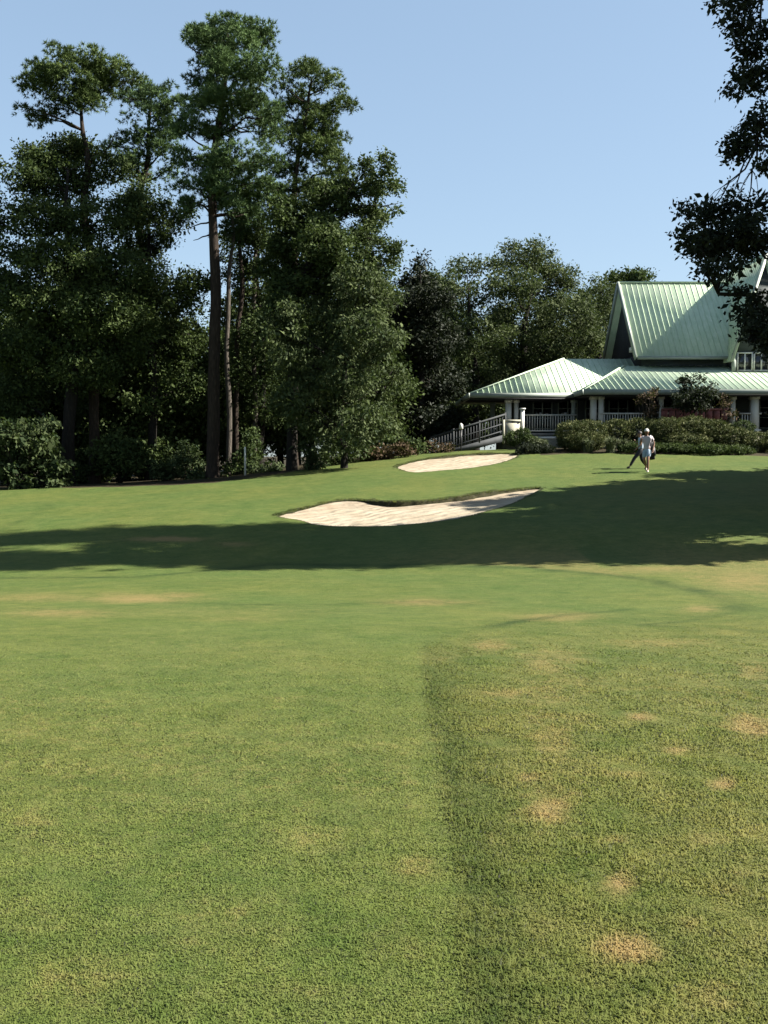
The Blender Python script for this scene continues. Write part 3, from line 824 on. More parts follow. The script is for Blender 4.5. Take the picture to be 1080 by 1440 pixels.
make_tree('broadleaf_tree', 'wide dusty green tree with hanging leaves low at the right edge of the stand', 'tree', 43.5,
    [(505,400,40,26),(545,420,20,24),(450,450,48,32),(520,465,46,32),(425,510,44,36),(490,530,54,36),(545,542,25,32),(440,580,42,32),(512,590,46,28),(470,480,42,40),(402,470,32,40),(548,480,20,30),(480,620,38,18),(408,560,30,34)],
    [(484,664),(482,600),(486,520),(496,440)], (0.16, 0.14, 0.11, 0.05), M['sweet'], M['bark_dark'], 33, cov=2.6, droop=1.0, hole=-0.6, rc=0.4, nleaf=60, aspect=0.42, lsize=0.155)
make_tree('magnolia_tree', 'dark conical magnolia with rusty leaf undersides left of the clubhouse', 'tree', 54,
    [(592,370,13,12),(588,394,26,15),(604,420,36,18),(576,436,36,20),(604,474,46,26),(572,498,42,28),(612,532,48,30),(570,562,46,30),(610,592,44,20),(560,600,38,20),(590,450,34,60,1),(590,540,44,50,1)],
    [(590,640),(590,560),(590,460),(592,380)], (0.22, 0.18, 0.10, 0.03), M['magnolia'], M['bark_dark'], 34, cov=3.6, lsize=0.17, nleaf=55, hole=-0.9, aspect=0.45)
# oaks behind the clubhouse
make_tree('oak_tree', 'airy oak with sky showing through its top beside the magnolia', 'tree', 64,
    [(650,374,26,14),(684,374,20,11),(640,398,28,16),(668,420,40,22),(638,448,42,26),(682,468,45,30),(655,510,50,32),(692,540,50,25),(640,560,50,30)],
    [(668,630),(668,560),(662,480),(660,400)], (0.3, 0.26, 0.16, 0.05), M['oak'], M['bark_dark'], 41, cov=2.6, hole=-0.2, rc=0.5, nleaf=70, lsize=0.15, spread=1.3, rr=0.05)
make_tree('oak_tree', 'broad oak with the highest rounded crown behind the porch roof', 'tree', 66,
    [(720,352,16,10),(756,354,30,11),(740,374,45,16),(786,384,26,14),(720,400,44,20),(772,412,45,22),(802,394,13,11),(740,448,55,26),(800,440,42,26),(760,490,60,28),(812,480,40,24),(730,522,50,25),(700,480,40,40),(780,530,60,30)],
    [(735,630),(736,560),(740,470),(748,390)], (0.4, 0.34, 0.22, 0.06), M['oak'], M['bark_dark'], 42, cov=3.2, hole=-0.45, rc=0.5, nleaf=70, lsize=0.15, spread=1.2, rr=0.05)
make_tree('oak_tree', 'lower oak between the broad oak and the dark gable', 'tree', 70,
    [(836,400,18,10),(852,412,24,15),(838,440,34,22),(828,475,40,28),(866,440,26,40),(850,500,40,30)],
    [(845,630),(845,540),(842,450),(845,410)], (0.3, 0.26, 0.16, 0.05), M['oak'], M['bark_dark'], 43, cov=3.2, rc=0.5, nleaf=70, lsize=0.15)
make_tree('oak_tree', 'far tree whose dark top just clears the left end of the main ridge', 'tree', 80,
    [(884,388,24,7),(868,396,18,10),(910,392,14,6),(890,420,50,25)],
    [(888,630),(888,520),(886,440),(885,395)], (0.3, 0.26, 0.16, 0.05), M['hard'], M['bark_dark'], 44, cov=2.0, rc=0.6, lsize=0.24)

# woods behind and between the trunks: one of each kind, then copies
def proto_wood(seed, h, w, lab):
    rng = np.random.default_rng(seed)
    pads = []
    for k in range(15):
        z = h * (0.16 + 0.8 * (k / 14))
        rr = w * (1.0 - 0.55 * abs(k / 14 - 0.4) * 1.6)
        a = k * 2.4; rad = rr * 0.5 * rng.uniform(0.3, 1)
        pads.append((np.array((300 + rad * math.cos(a), 0 + rad * math.sin(a), z)), np.array((rr * 0.6, rr * 0.6, h * 0.085))))
    root = thing('broadleaf_tree', lab, 'tree', (300, 0, 0), 'trees crowded in the woods behind the pines')
    cm, tm = MB(), MB()
    tips = leaf_crown(cm, pads, rng, rc=0.55, nleaf=60, lsize=0.19, cov=2.4, hole=-0.7)
    while len(tips) < len(pads): tips.append(np.zeros((0, 3)))
    skeleton(tm, [(300, 0, 0), (300.1, 0.1, h * 0.4), (300, 0, h * 0.9)], (0.18, 0.13, 0.03), pads, tips, rng, 2)
    tm.build('trunk', M['bark_dark'], root, (300, 0, 0), True); cm.build('crown', M['hard'], root, (300, 0, 0))
    return root
wood_lab = 'shaded broadleaf tree crowded in the dark woods behind the pines'
protos = [proto_wood(51, 12.5, 3.6, wood_lab), proto_wood(52, 10.5, 3.0, wood_lab), proto_wood(53, 8.0, 3.2, wood_lab)]
rw = np.random.default_rng(6)
spots = [(-60,54,0),(10,56,1),(60,53,2),(110,58,0),(170,54,1),(215,57,2),(250,60,1),(300,56,2),(340,59,1),(395,55,2),(440,57,0),(490,54,1),(530,60,1),(560,68,0),
         (30,66,0),(120,68,0),(200,70,0),(285,72,2),(350,68,1),(420,70,0),(500,70,0),(-40,70,0),(620,76,0),(-130,58,0),(-140,70,0),(70,60,1),(150,62,2),(-20,50,2),(240,52,2),(330,53.5,2),(180,50,2),(600,74,0),(650,78,1),(700,80,0),(760,82,1),(820,82,0),(575,68,1),(645,72,2),(520,53,2),(900,84,1)]
for i, (px, D, k) in enumerate(spots):
    x = (px - 540) / FPX * D
    sc = rw.uniform(0.85, 1.1)
    loc = (x, D, gz(x, D) - 0.1); rz = rw.uniform(0, 6.28)
    first = next((p for p in protos if p.location.x > 250 and p is protos[k]), None)
    if first is not None:
        first.location = loc; first.rotation_euler = (0, 0, rz); first.scale = (sc, sc, sc)
    else:
        copy_thing(protos[k], loc, rz, (sc, sc, sc))

# understory shrubs along the edge of the woods
def shrub(name, label, cat, D, pads, mat, seed, group=None, **kw):
    rng = np.random.default_rng(seed)
    P = pads_from_px(pads, D, rng, 0.6)
    cx = float(np.mean([p[0][0] for p in P])); base = np.array((cx, D, gz(cx, D)))
    root = thing(name, label, cat, base, group)
    cm, tm = MB(), MB()
    a = dict(rc=0.26, nleaf=40, lsize=0.13, cov=2.0, hole=-0.8); a.update(kw)
    tips = leaf_crown(cm, P, rng, **a)
    for tp in tips:
        for p in tp[:: max(1, len(tp) // 5)]:
            limb(tm, base + np.array((rng.uniform(-.15, .15), rng.uniform(-.15, .15), -0.05)), p, 0.022, 0.006, rng, 0.1, 4, 5)
    tm.build('stem', M['bark_dark'], root, base, True)
    cm.build('foliage', mat, root, base)
    return root
shrub('leafy_bush', 'large sunlit bush with drooping leaves at the far left edge of the grass', 'bush', 43, [(15,615,28,25),(50,632,34,28),(82,668,24,20),(30,668,36,22),(-30,640,40,40),(60,600,20,14)], M['bush'], 61, lsize=0.2, droop=0.9, rc=0.3)
for i, (px, py, rx, ry, D, lab) in enumerate([
        (165,640,40,28,46,'dark shrub in the shade right of the large bush'),(232,660,22,16,45,'small pale shrub in front of the slim pine'),(262,645,22,26,46.5,'upright shrub just left of the thick pine trunk'),
        (275,672,18,10,45,'lowest shrub at the foot of the thick pine trunk'),(335,655,20,22,46,'shrub among the slim pale trunks'),(352,628,18,30,46.5,'tall narrow shrub behind the slim pale trunks'),
        (378,662,22,12,45.5,'low pale shrub right of the slim pale trunks'),(200,630,40,40,49,'broad dark shrub deep under the slim pine'),(120,655,45,26,48,'dark shrub behind the leaning pine trunk')]):
    shrub('understory_shrub', lab, 'shrub', D, [(px,py,rx,ry),(px-rx*.4,py+ry*.4,rx*.6,ry*.6),(px+rx*.5,py+ry*.3,rx*.55,ry*.6)], (M['hard'], M['bush'], M['bush'], M['bush'], M['hard'], M['hard'], M['bush'], M['hard'], M['hard'])[i], 70 + i)
shrub('understory_shrub', 'dark green shrub under the wide dusty tree', 'shrub', 46.5, [(470,640,26,18),(500,636,26,18)], M['hard'], 85)
shrub('understory_shrub', 'pale drooping shrub left of the wide dusty tree trunk', 'shrub', 44, [(432,636,14,22),(440,655,12,14)], M['bush'], 86, droop=1.6, lsize=0.24, aspect=0.25)
shrub('low_shrub', 'low rusty brown shrub at the top of the slope below the magnolia', 'shrub', 46.5, [(530,640,24,9),(560,632,26,9)], M['reddish'], 87)
shrub('low_shrub', 'low green shrub between the rusty shrub and the magnolia trunk', 'shrub', 48.5, [(575,628,22,10),(555,624,18,9)], M['hard'], 88)
shrub('low_shrub', 'low rusty shrub right of the magnolia trunk by the stairs', 'shrub', 48.5, [(622,632,16,6),(605,630,12,6)], M['reddish'], 89)

# white stake in the woods
sx_, sy_ = (345 - 540) / FPX * 44.6, 44.6
stake = MB(); z0 = gz(sx_, sy_)
stake.tube([(sx_, sy_, z0 - .2), (sx_, sy_, z0 + 1.2), (sx_, sy_, z0 + 1.27)], (0.045, 0.045, 0.02), 8)
tag(stake.build('marker_stake', M['white']), 'short white stake standing among the slim pale trunks', 'stake')

# ------------------------------------------------------------------ right-hand trees (their shade falls across the slope)
def wpads(lst): return [(np.array(p[:3], float), np.array(p[3:6], float)) for p in lst]
oak_px = [(1040,20,26,22),(1062,60,24,26),(1000,8,18,9),(1075,110,26,26),(1045,110,10,16),(1032,128,12,10),(1072,160,14,20),(1060,185,22,14),(1040,205,20,14),(1030,218,12,9),(1078,225,12,18),
          (1050,295,32,20),(1000,300,26,16),(965,296,14,9),(1030,330,42,18),(970,335,18,16),(1010,350,40,16),(1000,378,18,14),(1060,340,30,24),(1070,428,20,22),(1062,460,22,18),(1080,470,24,26),(1047,440,14,12),(1042,412,12,9),(1030,380,18,12),(1033,268,9,7),(1085,480,18,14)]
rng_o = np.random.default_rng(91)
oak_pads = pads_from_px([(*p, rng_o.uniform(-0.9, 0.9)) for p in oak_px], 25, rng_o)
oak_big = wpads([(13.0,23.6,12,2.0,1.6,1.6),(13.8,25.4,9.5,2.4,1.6,1.5),(13.0,24.4,14.5,1.9,1.6,1.7),(14.5,24.0,13,2.6,1.8,2.0),
                 (16.4,24.3,10.5,2.3,1.8,1.8),(12.0,26.4,7.0,1.3,1.6,1.0),(14.6,23.4,8,2.2,1.7,1.3),(14.2,27.2,6.0,2.2,1.6,1.4),(15,22.8,11,2.2,1.6,1.6),(16,23.2,13.5,2,1.6,1.6),(14.6,25.7,4.7,2.2,1.5,1.1),(15.6,24.5,5.4,2.0,1.5,1.2),(14.0,24.6,6.4,1.8,1.4,1.0)])
make_tree('oak_tree', 'big oak at the right edge hanging dark leafy branches into the picture', 'tree', 25, oak_pads,
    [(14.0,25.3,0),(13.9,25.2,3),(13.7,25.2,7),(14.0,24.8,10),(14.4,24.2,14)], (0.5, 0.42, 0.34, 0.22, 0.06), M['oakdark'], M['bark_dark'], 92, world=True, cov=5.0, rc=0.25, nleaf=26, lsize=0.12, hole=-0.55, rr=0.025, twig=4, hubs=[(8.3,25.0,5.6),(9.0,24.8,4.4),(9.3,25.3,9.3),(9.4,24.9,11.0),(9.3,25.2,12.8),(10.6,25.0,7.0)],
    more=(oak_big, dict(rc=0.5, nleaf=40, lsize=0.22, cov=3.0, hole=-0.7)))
def side_tree(label, x, y, h, w, seed, zlow=0.25):
    rng = np.random.default_rng(seed); pads = []
    for k in range(14):
        z = h * (zlow + (0.97 - zlow) * k / 13); a = k * 2.4
        rr = w * (1.0 - 0.6 * abs(k / 13 - 0.4)); rad = rr * 0.45
        pads.append((np.array((x + rad * math.cos(a), y + rad * math.sin(a), z)), np.array((rr * .62, rr * .62, h * 0.075))))
    make_tree('broadleaf_tree', label, 'tree', y, pads, [(x, y, 0), (x, y, h * .4), (x, y, h * .95)], (0.3, 0.2, 0.05), M['hard'], M['bark_dark'], seed, world=True, cov=2.8, rc=0.55, lsize=0.26, hole=-0.75)
side_tree('tall slim tree standing just this side of the big oak', 18.0, 22.1, 26.5, 1.6, 101, 0.3)
side_tree('tall slim tree standing to the right of the big oak', 19.0, 25.6, 26.0, 1.6, 105, 0.2)
side_tree('low round tree in the shade behind the big oak', 15.6, 28.0, 9.0, 2.3, 106, 0.08)
side_tree('rounded tree up the slope behind the big oak', 17.0, 30.3, 11.5, 3.0, 102, 0.10)
side_tree('spreading tree beside the lawn at the far right', 18.5, 33.2, 10.0, 2.7, 103, 0.12)
side_tree('small tree right of the clubhouse lawn', 21.5, 37.2, 9.5, 2.2, 104, 0.25)

# ------------------------------------------------------------------ clubhouse
HB = np.array((10.0, 54.0, 1.95))
club = thing('clubhouse', 'clubhouse with green standing seam metal roofs and a long columned porch', 'building', HB)
def part(mb, name, mat, parent=club, lab=None):
    # sub-parts are built in world coordinates relative to the clubhouse base; parts sit at its origin
    o = mb.build(name, mat, parent, HB)
    if lab: o['label'] = lab
    return o

def roof_face(mb, poly, thick=0.12, gap=0.31, rib=(0.022, 0.026), up=None):
    """planar convex polygon (first edge = eave) with raised seams running upslope"""
    P = np.array(poly, float)
    n = np.cross(P[1] - P[0], P[2] - P[0]); n /= np.linalg.norm(n)
    if n[2] < 0: n = -n
    mb.prism(P, -n * thick)
    e = P[1] - P[0]; e /= np.linalg.norm(e)
    if up is not None:
        s = np.array(up, float); s -= (s @ n) * n; s /= np.linalg.norm(s); e = np.cross(s, n)
    s = np.cross(n, e)
    if s[2] < 0: s = -s
    q = np.stack([(P - P[0]) @ e, (P - P[0]) @ s], 1)
    x = q[:, 0].min() + 0.04
    while x < q[:, 0].max() - 0.01:
        ys = []
        for a, b in zip(q, np.roll(q, -1, 0)):
            if (a[0] - x) * (b[0] - x) < 0: ys.append(a[1] + (x - a[0]) / (b[0] - a[0]) * (b[1] - a[1]))
        if len(ys) >= 2 and max(ys) - min(ys) > 0.15:
            A = P[0] + e * x + s * min(ys) + n * rib[1] / 2; B = P[0] + e * x + s * max(ys) + n * rib[1] / 2
            mb.bar(A, B, rib[0], rib[1], n)
        x += gap

# levels
zE, zP = 4.86, 6.42           # porch eave, top of porch roof
floor_z = 2.75
mw0, mw1 = 13.9, 30.0         # main block in x
# walls
w = MB()
w.box(mw0, mw1, 54.3, 61.7, 1.7, 7.0)
part(w, 'wall', M['siding'], lab='grey clapboard main wall')
gab = MB()
gab.prism([(mw0 - 0.003, 54.3, 6.95), (mw0 - 0.003, 61.7, 6.95), (mw0 - 0.003, 58, 11.2)], (0.25, 0, 0))
gab.box(mw0 - 0.02, mw0 - 0.002, 54.25, 61.75, 6.2, 7.1)
part(gab, 'gable_wall', M['darkwall'], lab='dark shingled left gable')
lw = MB(); lw.box(7.6, 13.9, 55.4, 60.5, 1.7, 5.6)
part(lw, 'wall', M['siding'], lab='grey wall of the left wing behind the porch')
# main roof
rf = MB()
roof_face(rf, [(13.55,53.8,6.86),(31,53.8,6.86),(31,58,11.5),(13.55,58,11.5)])
roof_face(rf, [(31,62.2,6.86),(13.55,62.2,6.86),(13.55,58,11.5),(31,58,11.5)])
rf.bar((13.55,58,11.53), (31,58,11.53), 0.22, 0.08)
part(rf, 'roof', M['roof'], lab='steep main roof')
rk = MB()
rk.bar((13.48,53.75,6.80), (13.48,58,11.48), 0.10, 0.26, (0,-.77,.64)); rk.bar((13.48,62.25,6.80), (13.48,58,11.48), 0.10, 0.26, (0,.77,.64))
part(rk, 'rake_board', M['trim'])
gt = MB(); gt.box(13.6, 18.5, 53.66, 53.78, 6.72, 6.88)
part(gt, 'gutter', M['trim'])
# cross gable on the right
ax, aw, ay = 20.1, 1.6, 53.0
az_top, az_low = 12.2, 6.6
cw = MB()
cw.box(ax - aw + 0.1, ax + aw - 0.1, ay + 0.25, 54.6, 6.0, 7.0)
cw.prism([(ax - aw + 0.1, ay + 0.25, 7.0), (ax + aw - 0.1, ay + 0.25, 7.0), (ax, ay + 0.25, 11.7)], (0, 0.2, 0))
part(cw, 'gable_wall', M['siding'], lab='grey cross gable wall with white windows')
cr = MB()
for sgn in (-1, 1):
    roof_face(cr, [(ax + sgn*aw*1.08, ay, az_low), (ax + sgn*aw*1.08, 60.5, az_low), (ax, 60.5, az_top), (ax, ay, az_top)])
cr.bar((ax, ay, az_top), (ax, 60.5, az_top), 0.18, 0.08)
part(cr, 'roof', M['roof'], lab='steep cross gable roof')
rk = MB()
for sgn in (-1, 1): rk.bar((ax + sgn*(aw*1.08+.02), ay - 0.05, az_low - 0.05), (ax, ay - 0.05, az_top), 0.08, 0.13, (sgn, 0, .4))
rk.box(ax - aw - 0.05, ax - aw + 0.16, ay + 0.12, ay + 0.24, 5.9, 7.0)
part(rk, 'rake_board', M['trim'])

def window(x0, x1, y, z0, z1, nx=2, nz=1, fmat='white'):
    f = MB(); t = 0.07
    f.box(x0 - t, x0, y - 0.06, y + 0.02, z0 - t, z1 + t); f.box(x1, x1 + t, y - 0.06, y + 0.02, z0 - t, z1 + t)
    f.box(x0, x1, y - 0.06, y + 0.02, z0 - t, z0); f.box(x0, x1, y - 0.06, y + 0.02, z1, z1 + t)
    for i in range(1, nx):
        x = x0 + (x1 - x0) * i / nx; f.box(x - 0.035, x + 0.035, y - 0.055, y + 0.02, z0, z1)
    for i in range(1, nz):
        z = z0 + (z1 - z0) * i / nz; f.box(x0, x1, y - 0.05, y + 0.02, z - 0.02, z + 0.02)
    o = part(f, 'window', M[fmat])
    p = MB(); p.box(x0, x1, y - 0.02, y + 0.01, z0, z1)
    p.build('pane', M['glass'], o, HB)
    return o
window(18.80, 19.50, ay + 0.24, 6.12, 6.98, 2)
window(19.68, 20.38, ay + 0.24, 6.12, 6.98, 2)
window(20.56, 21.16, ay + 0.24, 6.12, 6.98, 2)
for x in (14.6, 16.2, 17.8, 20.4, 22.0): window(x, x + 1.1, 54.29, 3.1, 4.7, 2, 3, 'trim')
for x in (8.3, 9.7, 11.2, 12.5): window(x, x + 0.95, 55.39, 3.1, 4.7, 2, 3, 'trim')
# porch roofs
pr = MB()
roof_face(pr, [(10.0,50,zE),(31,50,zE),(31,54.28,zP),(13.0,54.28,zP)])
roof_face(pr, [(10.0,57,zE),(10.0,50,zE),(13.0,54.28,zP),(13.0,57,zP)])
pr.bar((10.0,50,zE+.03),(13.0,54.28,zP+.03),0.14,0.06)
part(pr, 'porch_roof', M['roof'], lab='long low porch roof along the front')
pl = MB()
roof_face(pl, [(4.5,52,4.80),(13.85,52,4.80),(13.85,56.4,7.0),(10.1,56.4,7.0)])
roof_face(pl, [(4.5,61,4.80),(4.5,52,4.80),(10.1,56.4,7.0),(10.1,57,7.0)])
roof_face(pl, [(13.85,61,4.80),(4.5,61,4.80),(10.1,57,7.0),(13.85,57,7.0)])
pl.bar((4.5,52,4.83),(10.1,56.4,7.03),0.14,0.06)
part(pl, 'porch_roof', M['roof'], lab='hipped porch roof of the left wing')
fa = MB()
fa.box(9.95, 31, 49.90, 50.0, zE - 0.24, zE + 0.02); fa.box(9.86, 9.95, 49.9, 56.9, zE - 0.24, zE + 0.02)
fa.box(4.45, 9.82, 51.90, 52.0, 4.58, 4.82); fa.box(4.36, 4.45, 51.9, 61, 4.58, 4.82)
part(fa, 'fascia', M['trim'])
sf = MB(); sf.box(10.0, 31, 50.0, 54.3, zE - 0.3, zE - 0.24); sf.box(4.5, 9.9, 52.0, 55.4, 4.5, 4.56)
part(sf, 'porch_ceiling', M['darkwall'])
pf = MB(); pf.box(10.2, 31, 50.5, 54.3, floor_z - 0.16, floor_z); pf.box(6.2, 10.2, 52.4, 55.4, floor_z - 0.16, floor_z)
part(pf, 'porch_floor', M['deck'])
sk = MB(); sk.box(10.3, 31, 50.65, 50.75, 1.6, floor_z - 0.16); sk.box(6.4, 10.3, 52.55, 52.65, 1.6, floor_z - 0.16); sk.box(6.3, 6.4, 52.55, 55.3, 1.6, floor_z - 0.16)
part(sk, 'skirting', M['lattice'])
def column(px, D, wd=0.26, mat='white', top=None):
    x = (px - 540) / FPX * D
    top = top or (zE - 0.3 if D < 51.5 else 4.5)
    c = MB(); c.box(x - wd/2, x + wd/2, D - wd/2, D + wd/2, floor_z, top)
    c.box(x - wd/2 - .04, x + wd/2 + .04, D - wd/2 - .04, D + wd/2 + .04, floor_z, floor_z + 0.16)
    c.box(x - wd/2 - .04, x + wd/2 + .04, D - wd/2 - .04, D + wd/2 + .04, top - 0.14, top - 0.002)
    part(c, 'column', M[mat])
for px, D, wd in ((714,52.6,.30),(725,52.7,.22),(833,50.7,.28),(843.5,50.7,.24),(928,50.7,.2),(1028,50.7,.22),(1058,50.7,.36),(1130,50.7,.3)): column(px, D, wd)
column(692, 55.2, 0.26, 'trim'); column(805, 52.7, .2, 'trim')
def railing(a, b, z0, post=True):
    r = MB(); a = np.array(a, float); b = np.array(b, float)
    r.bar((*a, z0 + 0.95), (*b, z0 + 0.95), 0.10, 0.07); r.bar((*a, z0 + 0.12), (*b, z0 + 0.12), 0.06, 0.06)
    n = int(np.linalg.norm(b - a) / 0.13)
    for i in range(1, n):
        p = a + (b - a) * i / n; r.bar((*p, z0 + 0.14), (*p, z0 + 0.92), 0.035, 0.035, (0, 1, 0))
    part(r, 'railing', M['white'])
railing((7.25, 52.5), (10.1, 52.5), floor_z)
railing((10.9, 50.6), (13.7, 50.6), floor_z); railing((18.0, 50.6), (19.1, 50.6), floor_z)
np_ = MB(); np_.box(7.05, 7.25, 51.6, 51.8, 2.2, 3.95); np_.box(7.0, 7.3, 51.55, 51.85, 3.95, 4.02)
part(np_, 'newel_post', M['white'])
ld = MB(); ld.box(6.1, 6.22, 51.4, 51.52, 2.2, 3.42); ld.box(6.05, 7.05, 51.42, 51.52, 3.32, 3.42); ld.box(6.2, 7.0, 51.46, 51.5, 2.3, 3.25)
part(ld, 'gate', M['lattice'], lab='pale low gate at the foot of the porch')
lp = MB(); lp.box(7.6, 9.0, 50.7, 51.9, 2.42, 2.54)
part(lp, 'landing', M['white'])
# stairs down to the left
stp = MB(); ns = 9; y0s, y1s, xt, xb = 51.5, 52.9, 6.25, 2.4
dxs = (xt - xb) / ns; dzs = (floor_z - 1.55) / ns
for i in range(ns):
    stp.box(xt - (i + 1) * dxs - .02, xt - i * dxs, y0s, y1s, floor_z - i * dzs - 0.06, floor_z - i * dzs - 0.01)
for yy in (y0s - 0.003, y1s + 0.063):
    stp.prism([(xt,yy,floor_z - .08),(xt,yy,floor_z - .42),(xb,yy,1.3),(xb,yy,1.62)], (0,-0.06,0))
stp.box(5.6, 7.0, y0s + .05, y1s - .05, floor_z - .16, floor_z - .02)
part(stp, 'stairs', M['stair'])
for yy in (y0s - 0.03, y1s + 0.03):
    hr = MB(); zb = 1.55
    for up_, w_ in ((.95, .09), (.5, .05), (.14, .05)): hr.bar((xt,yy,floor_z + up_),(xb,yy,zb + up_),w_,w_,(0,0,1))
    for i in range(27):
        x = xt - (xt - xb) * i / 26; z = floor_z + (zb - floor_z) * i / 26
        t_ = .05 if i % 9 == 0 else .025
        hr.bar((x, yy, z - 0.1), (x, yy, z + 0.93 + (.12 if i % 9 == 0 else 0)), t_ * 1.6, t_ * 1.6, (0,1,0))
    part(hr, 'handrail', M['stair'])
# faded red rail panel along the porch
rp = MB(); xa, xb = (928-540)/FPX*50.45, (1022-540)/FPX*50.45
rp.box(xa, xb, 50.36, 50.47, 3.86, 3.95)
for k in range(9): rp.box(xa + (xb - xa) * k / 9, xa + (xb - xa) * (k + 0.86) / 9, 50.40, 50.44, 3.34 + 0.02 * (k % 3), 3.86)
part(rp, 'rail_panel', M['redcloth'], lab='faded red panel along the porch rail')
fl = MB(); fl.box(13.55, 13.85, 54.6, 54.8, 7.35, 7.5); fl.box(13.4, 13.6, 54.55, 54.85, 7.2, 7.45)
part(fl, 'floodlight', M['white'])

# white lantern near the stairs
lx, ly = (648 - 540) / FPX * 51, 51.0
ln = thing('path_lantern', 'small white lantern on a dark post beside the stairs', 'lantern', (lx, ly, gz(lx, ly)))
lo = np.array((lx, ly, gz(lx, ly)))
p1 = MB(); p1.tube([lo + (0,0,-.1), lo + (0,0,1.1)], (0.03, 0.03), 8); p1.build('post', M['metal'], ln, lo)
p2 = MB(); p2.tube([lo + (0,0,1.1), lo + (0,0,1.14), lo + (0,0,1.34), lo + (0,0,1.42)], (0.06, 0.11, 0.10, 0.03), 10); p2.build('lamp_head', M['white'], ln, lo, True)

# ------------------------------------------------------------------ planting in front of the porch
def hedge(label, D, pads, seed, mat='hedge', name='hedge', cat='hedge', **kw):
    a = dict(rc=0.12, nleaf=26, lsize=0.062, cov=4.2, shell=0.8, hole=-2, aspect=0.6); a.update(kw)
    return shrub(name, label, cat, D, pads, M[mat], seed, **a)
hedge('rounded clipped hedge at the left end of the planting, below the corner columns', 47.5, [(808,610,26,18,0),(832,609,24,18,.3),(818,620,34,14,-.2)], 111)
hedge('long dark clipped hedge behind the two walkers', 48.3, [(868,608,24,18,0),(900,606,26,18,.3),(930,607,26,18,0)], 112)
hedge('broad olive hedge right of the walkers under the red panel', 47.3, [(940,610,30,22,0),(975,608,34,22,.2),(1005,611,24,20,0),(960,622,40,14,-.3)], 113)
hedge('low dark hedge at the right edge of the picture', 46.8, [(1030,618,26,16,0),(1060,622,26,14,.2),(1095,622,26,16,0)], 114)
hedge('small bright shrub below the right end of the porch', 47.8, [(1045,602,16,10,0)], 115, 'bush', 'clipped_shrub', 'shrub')
hedge('dark low groundcover in front of the olive hedge', 46.0, [(900,630,30,7,0),(945,631,34,7,.2),(990,632,34,7,0),(1030,634,30,7,.2)], 116, 'hard', 'low_shrub', 'shrub')
hedge('small dark shrub at the foot of the porch skirting', 49.0, [(735,610,10,8,0),(722,616,12,9,0),(748,622,10,7,.2)], 117, 'hard', 'low_shrub', 'shrub')
hedge('yellow green shrub under the white landing', 49.0, [(752,623,8,6,0),(764,624,6,5,.1)], 118, 'ograss', 'low_shrub', 'shrub')
hedge('dark creeping shrub at the right tip of the upper bunker', 46.4, [(745,632,15,7,0),(765,632,16,5,.2),(733,637,8,5,-.2)], 119, 'oakdark', 'low_shrub', 'shrub')
def tussock(label, px, py_base, D, h, seed, mat='ograss'):
    rng = np.random.default_rng(seed); x = (px - 540) / FPX * D; z = gz(x, D); n = 420
    a = rng.uniform(0, 2*PI, n); lean = rng.uniform(0.05, 0.8, n); L = h * rng.uniform(0.6, 1.1, n); wd = 0.014
    dirx, diry = np.cos(a), np.sin(a)
    b = np.stack([x + rng.normal(0, .08, n), D + rng.normal(0, .08, n), np.full(n, z - .03)], 1)
    sd_ = np.stack([-diry * wd, dirx * wd, 0 * a], 1)
    m_ = b + np.stack([dirx * lean * L * .4, diry * lean * L * .4, L * .75], 1)
    t_ = b + np.stack([dirx * lean * L, diry * lean * L, L * (1 - .5 * lean)], 1)
    v = np.stack([b - sd_, b + sd_, m_ + sd_, m_ - sd_, t_], 1).reshape(-1, 3); o = np.arange(n)[:, None] * 5
    ob = MB().add(v, o + np.array([0,1,2,3]), o + np.array([3,2,4]), np.repeat(rng.uniform(0,1,n), 5)).build('ornamental_grass', M[mat], None, (x, D, z))
    ob.location = (x, D, z)
    tag(ob, label, 'grass clump')
tussock('pale grass clump in front of the rounded hedge', 826, 632, 46.3, 0.75, 121)
tussock('green grass clump left of the walkers', 858, 634, 46.0, 0.85, 122)
tussock('smaller grass clump just left of the walkers', 876, 634, 46.2, 0.7, 123)
make_tree('small_tree', 'small dark tree rising from the hedge in front of the porch roof', 'tree', 48.8,
    [(962,540,14,9),(985,536,16,8),(975,552,24,10),(960,560,18,9),(992,556,16,9),(975,570,22,8),(1003,545,8,6)],
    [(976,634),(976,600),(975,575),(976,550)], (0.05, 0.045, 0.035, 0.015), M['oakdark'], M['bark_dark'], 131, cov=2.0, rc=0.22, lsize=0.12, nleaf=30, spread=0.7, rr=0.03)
shrub('crape_myrtle', 'thin reddish shrub reaching up before the porch left of the small tree', 'shrub', 48.9, [(908,566,12,18),(922,560,9,22),(915,588,12,12)], M['reddish'], 132, lsize=0.10, rc=0.2, cov=1.2, hole=-0.1)
shrub('crape_myrtle', 'thin reddish shrub before the porch right of the small tree', 'shrub', 48.9, [(1018,570,9,20),(1028,590,10,12)], M['reddish'], 133, lsize=0.10, rc=0.2, cov=1.2, hole=-0.1)

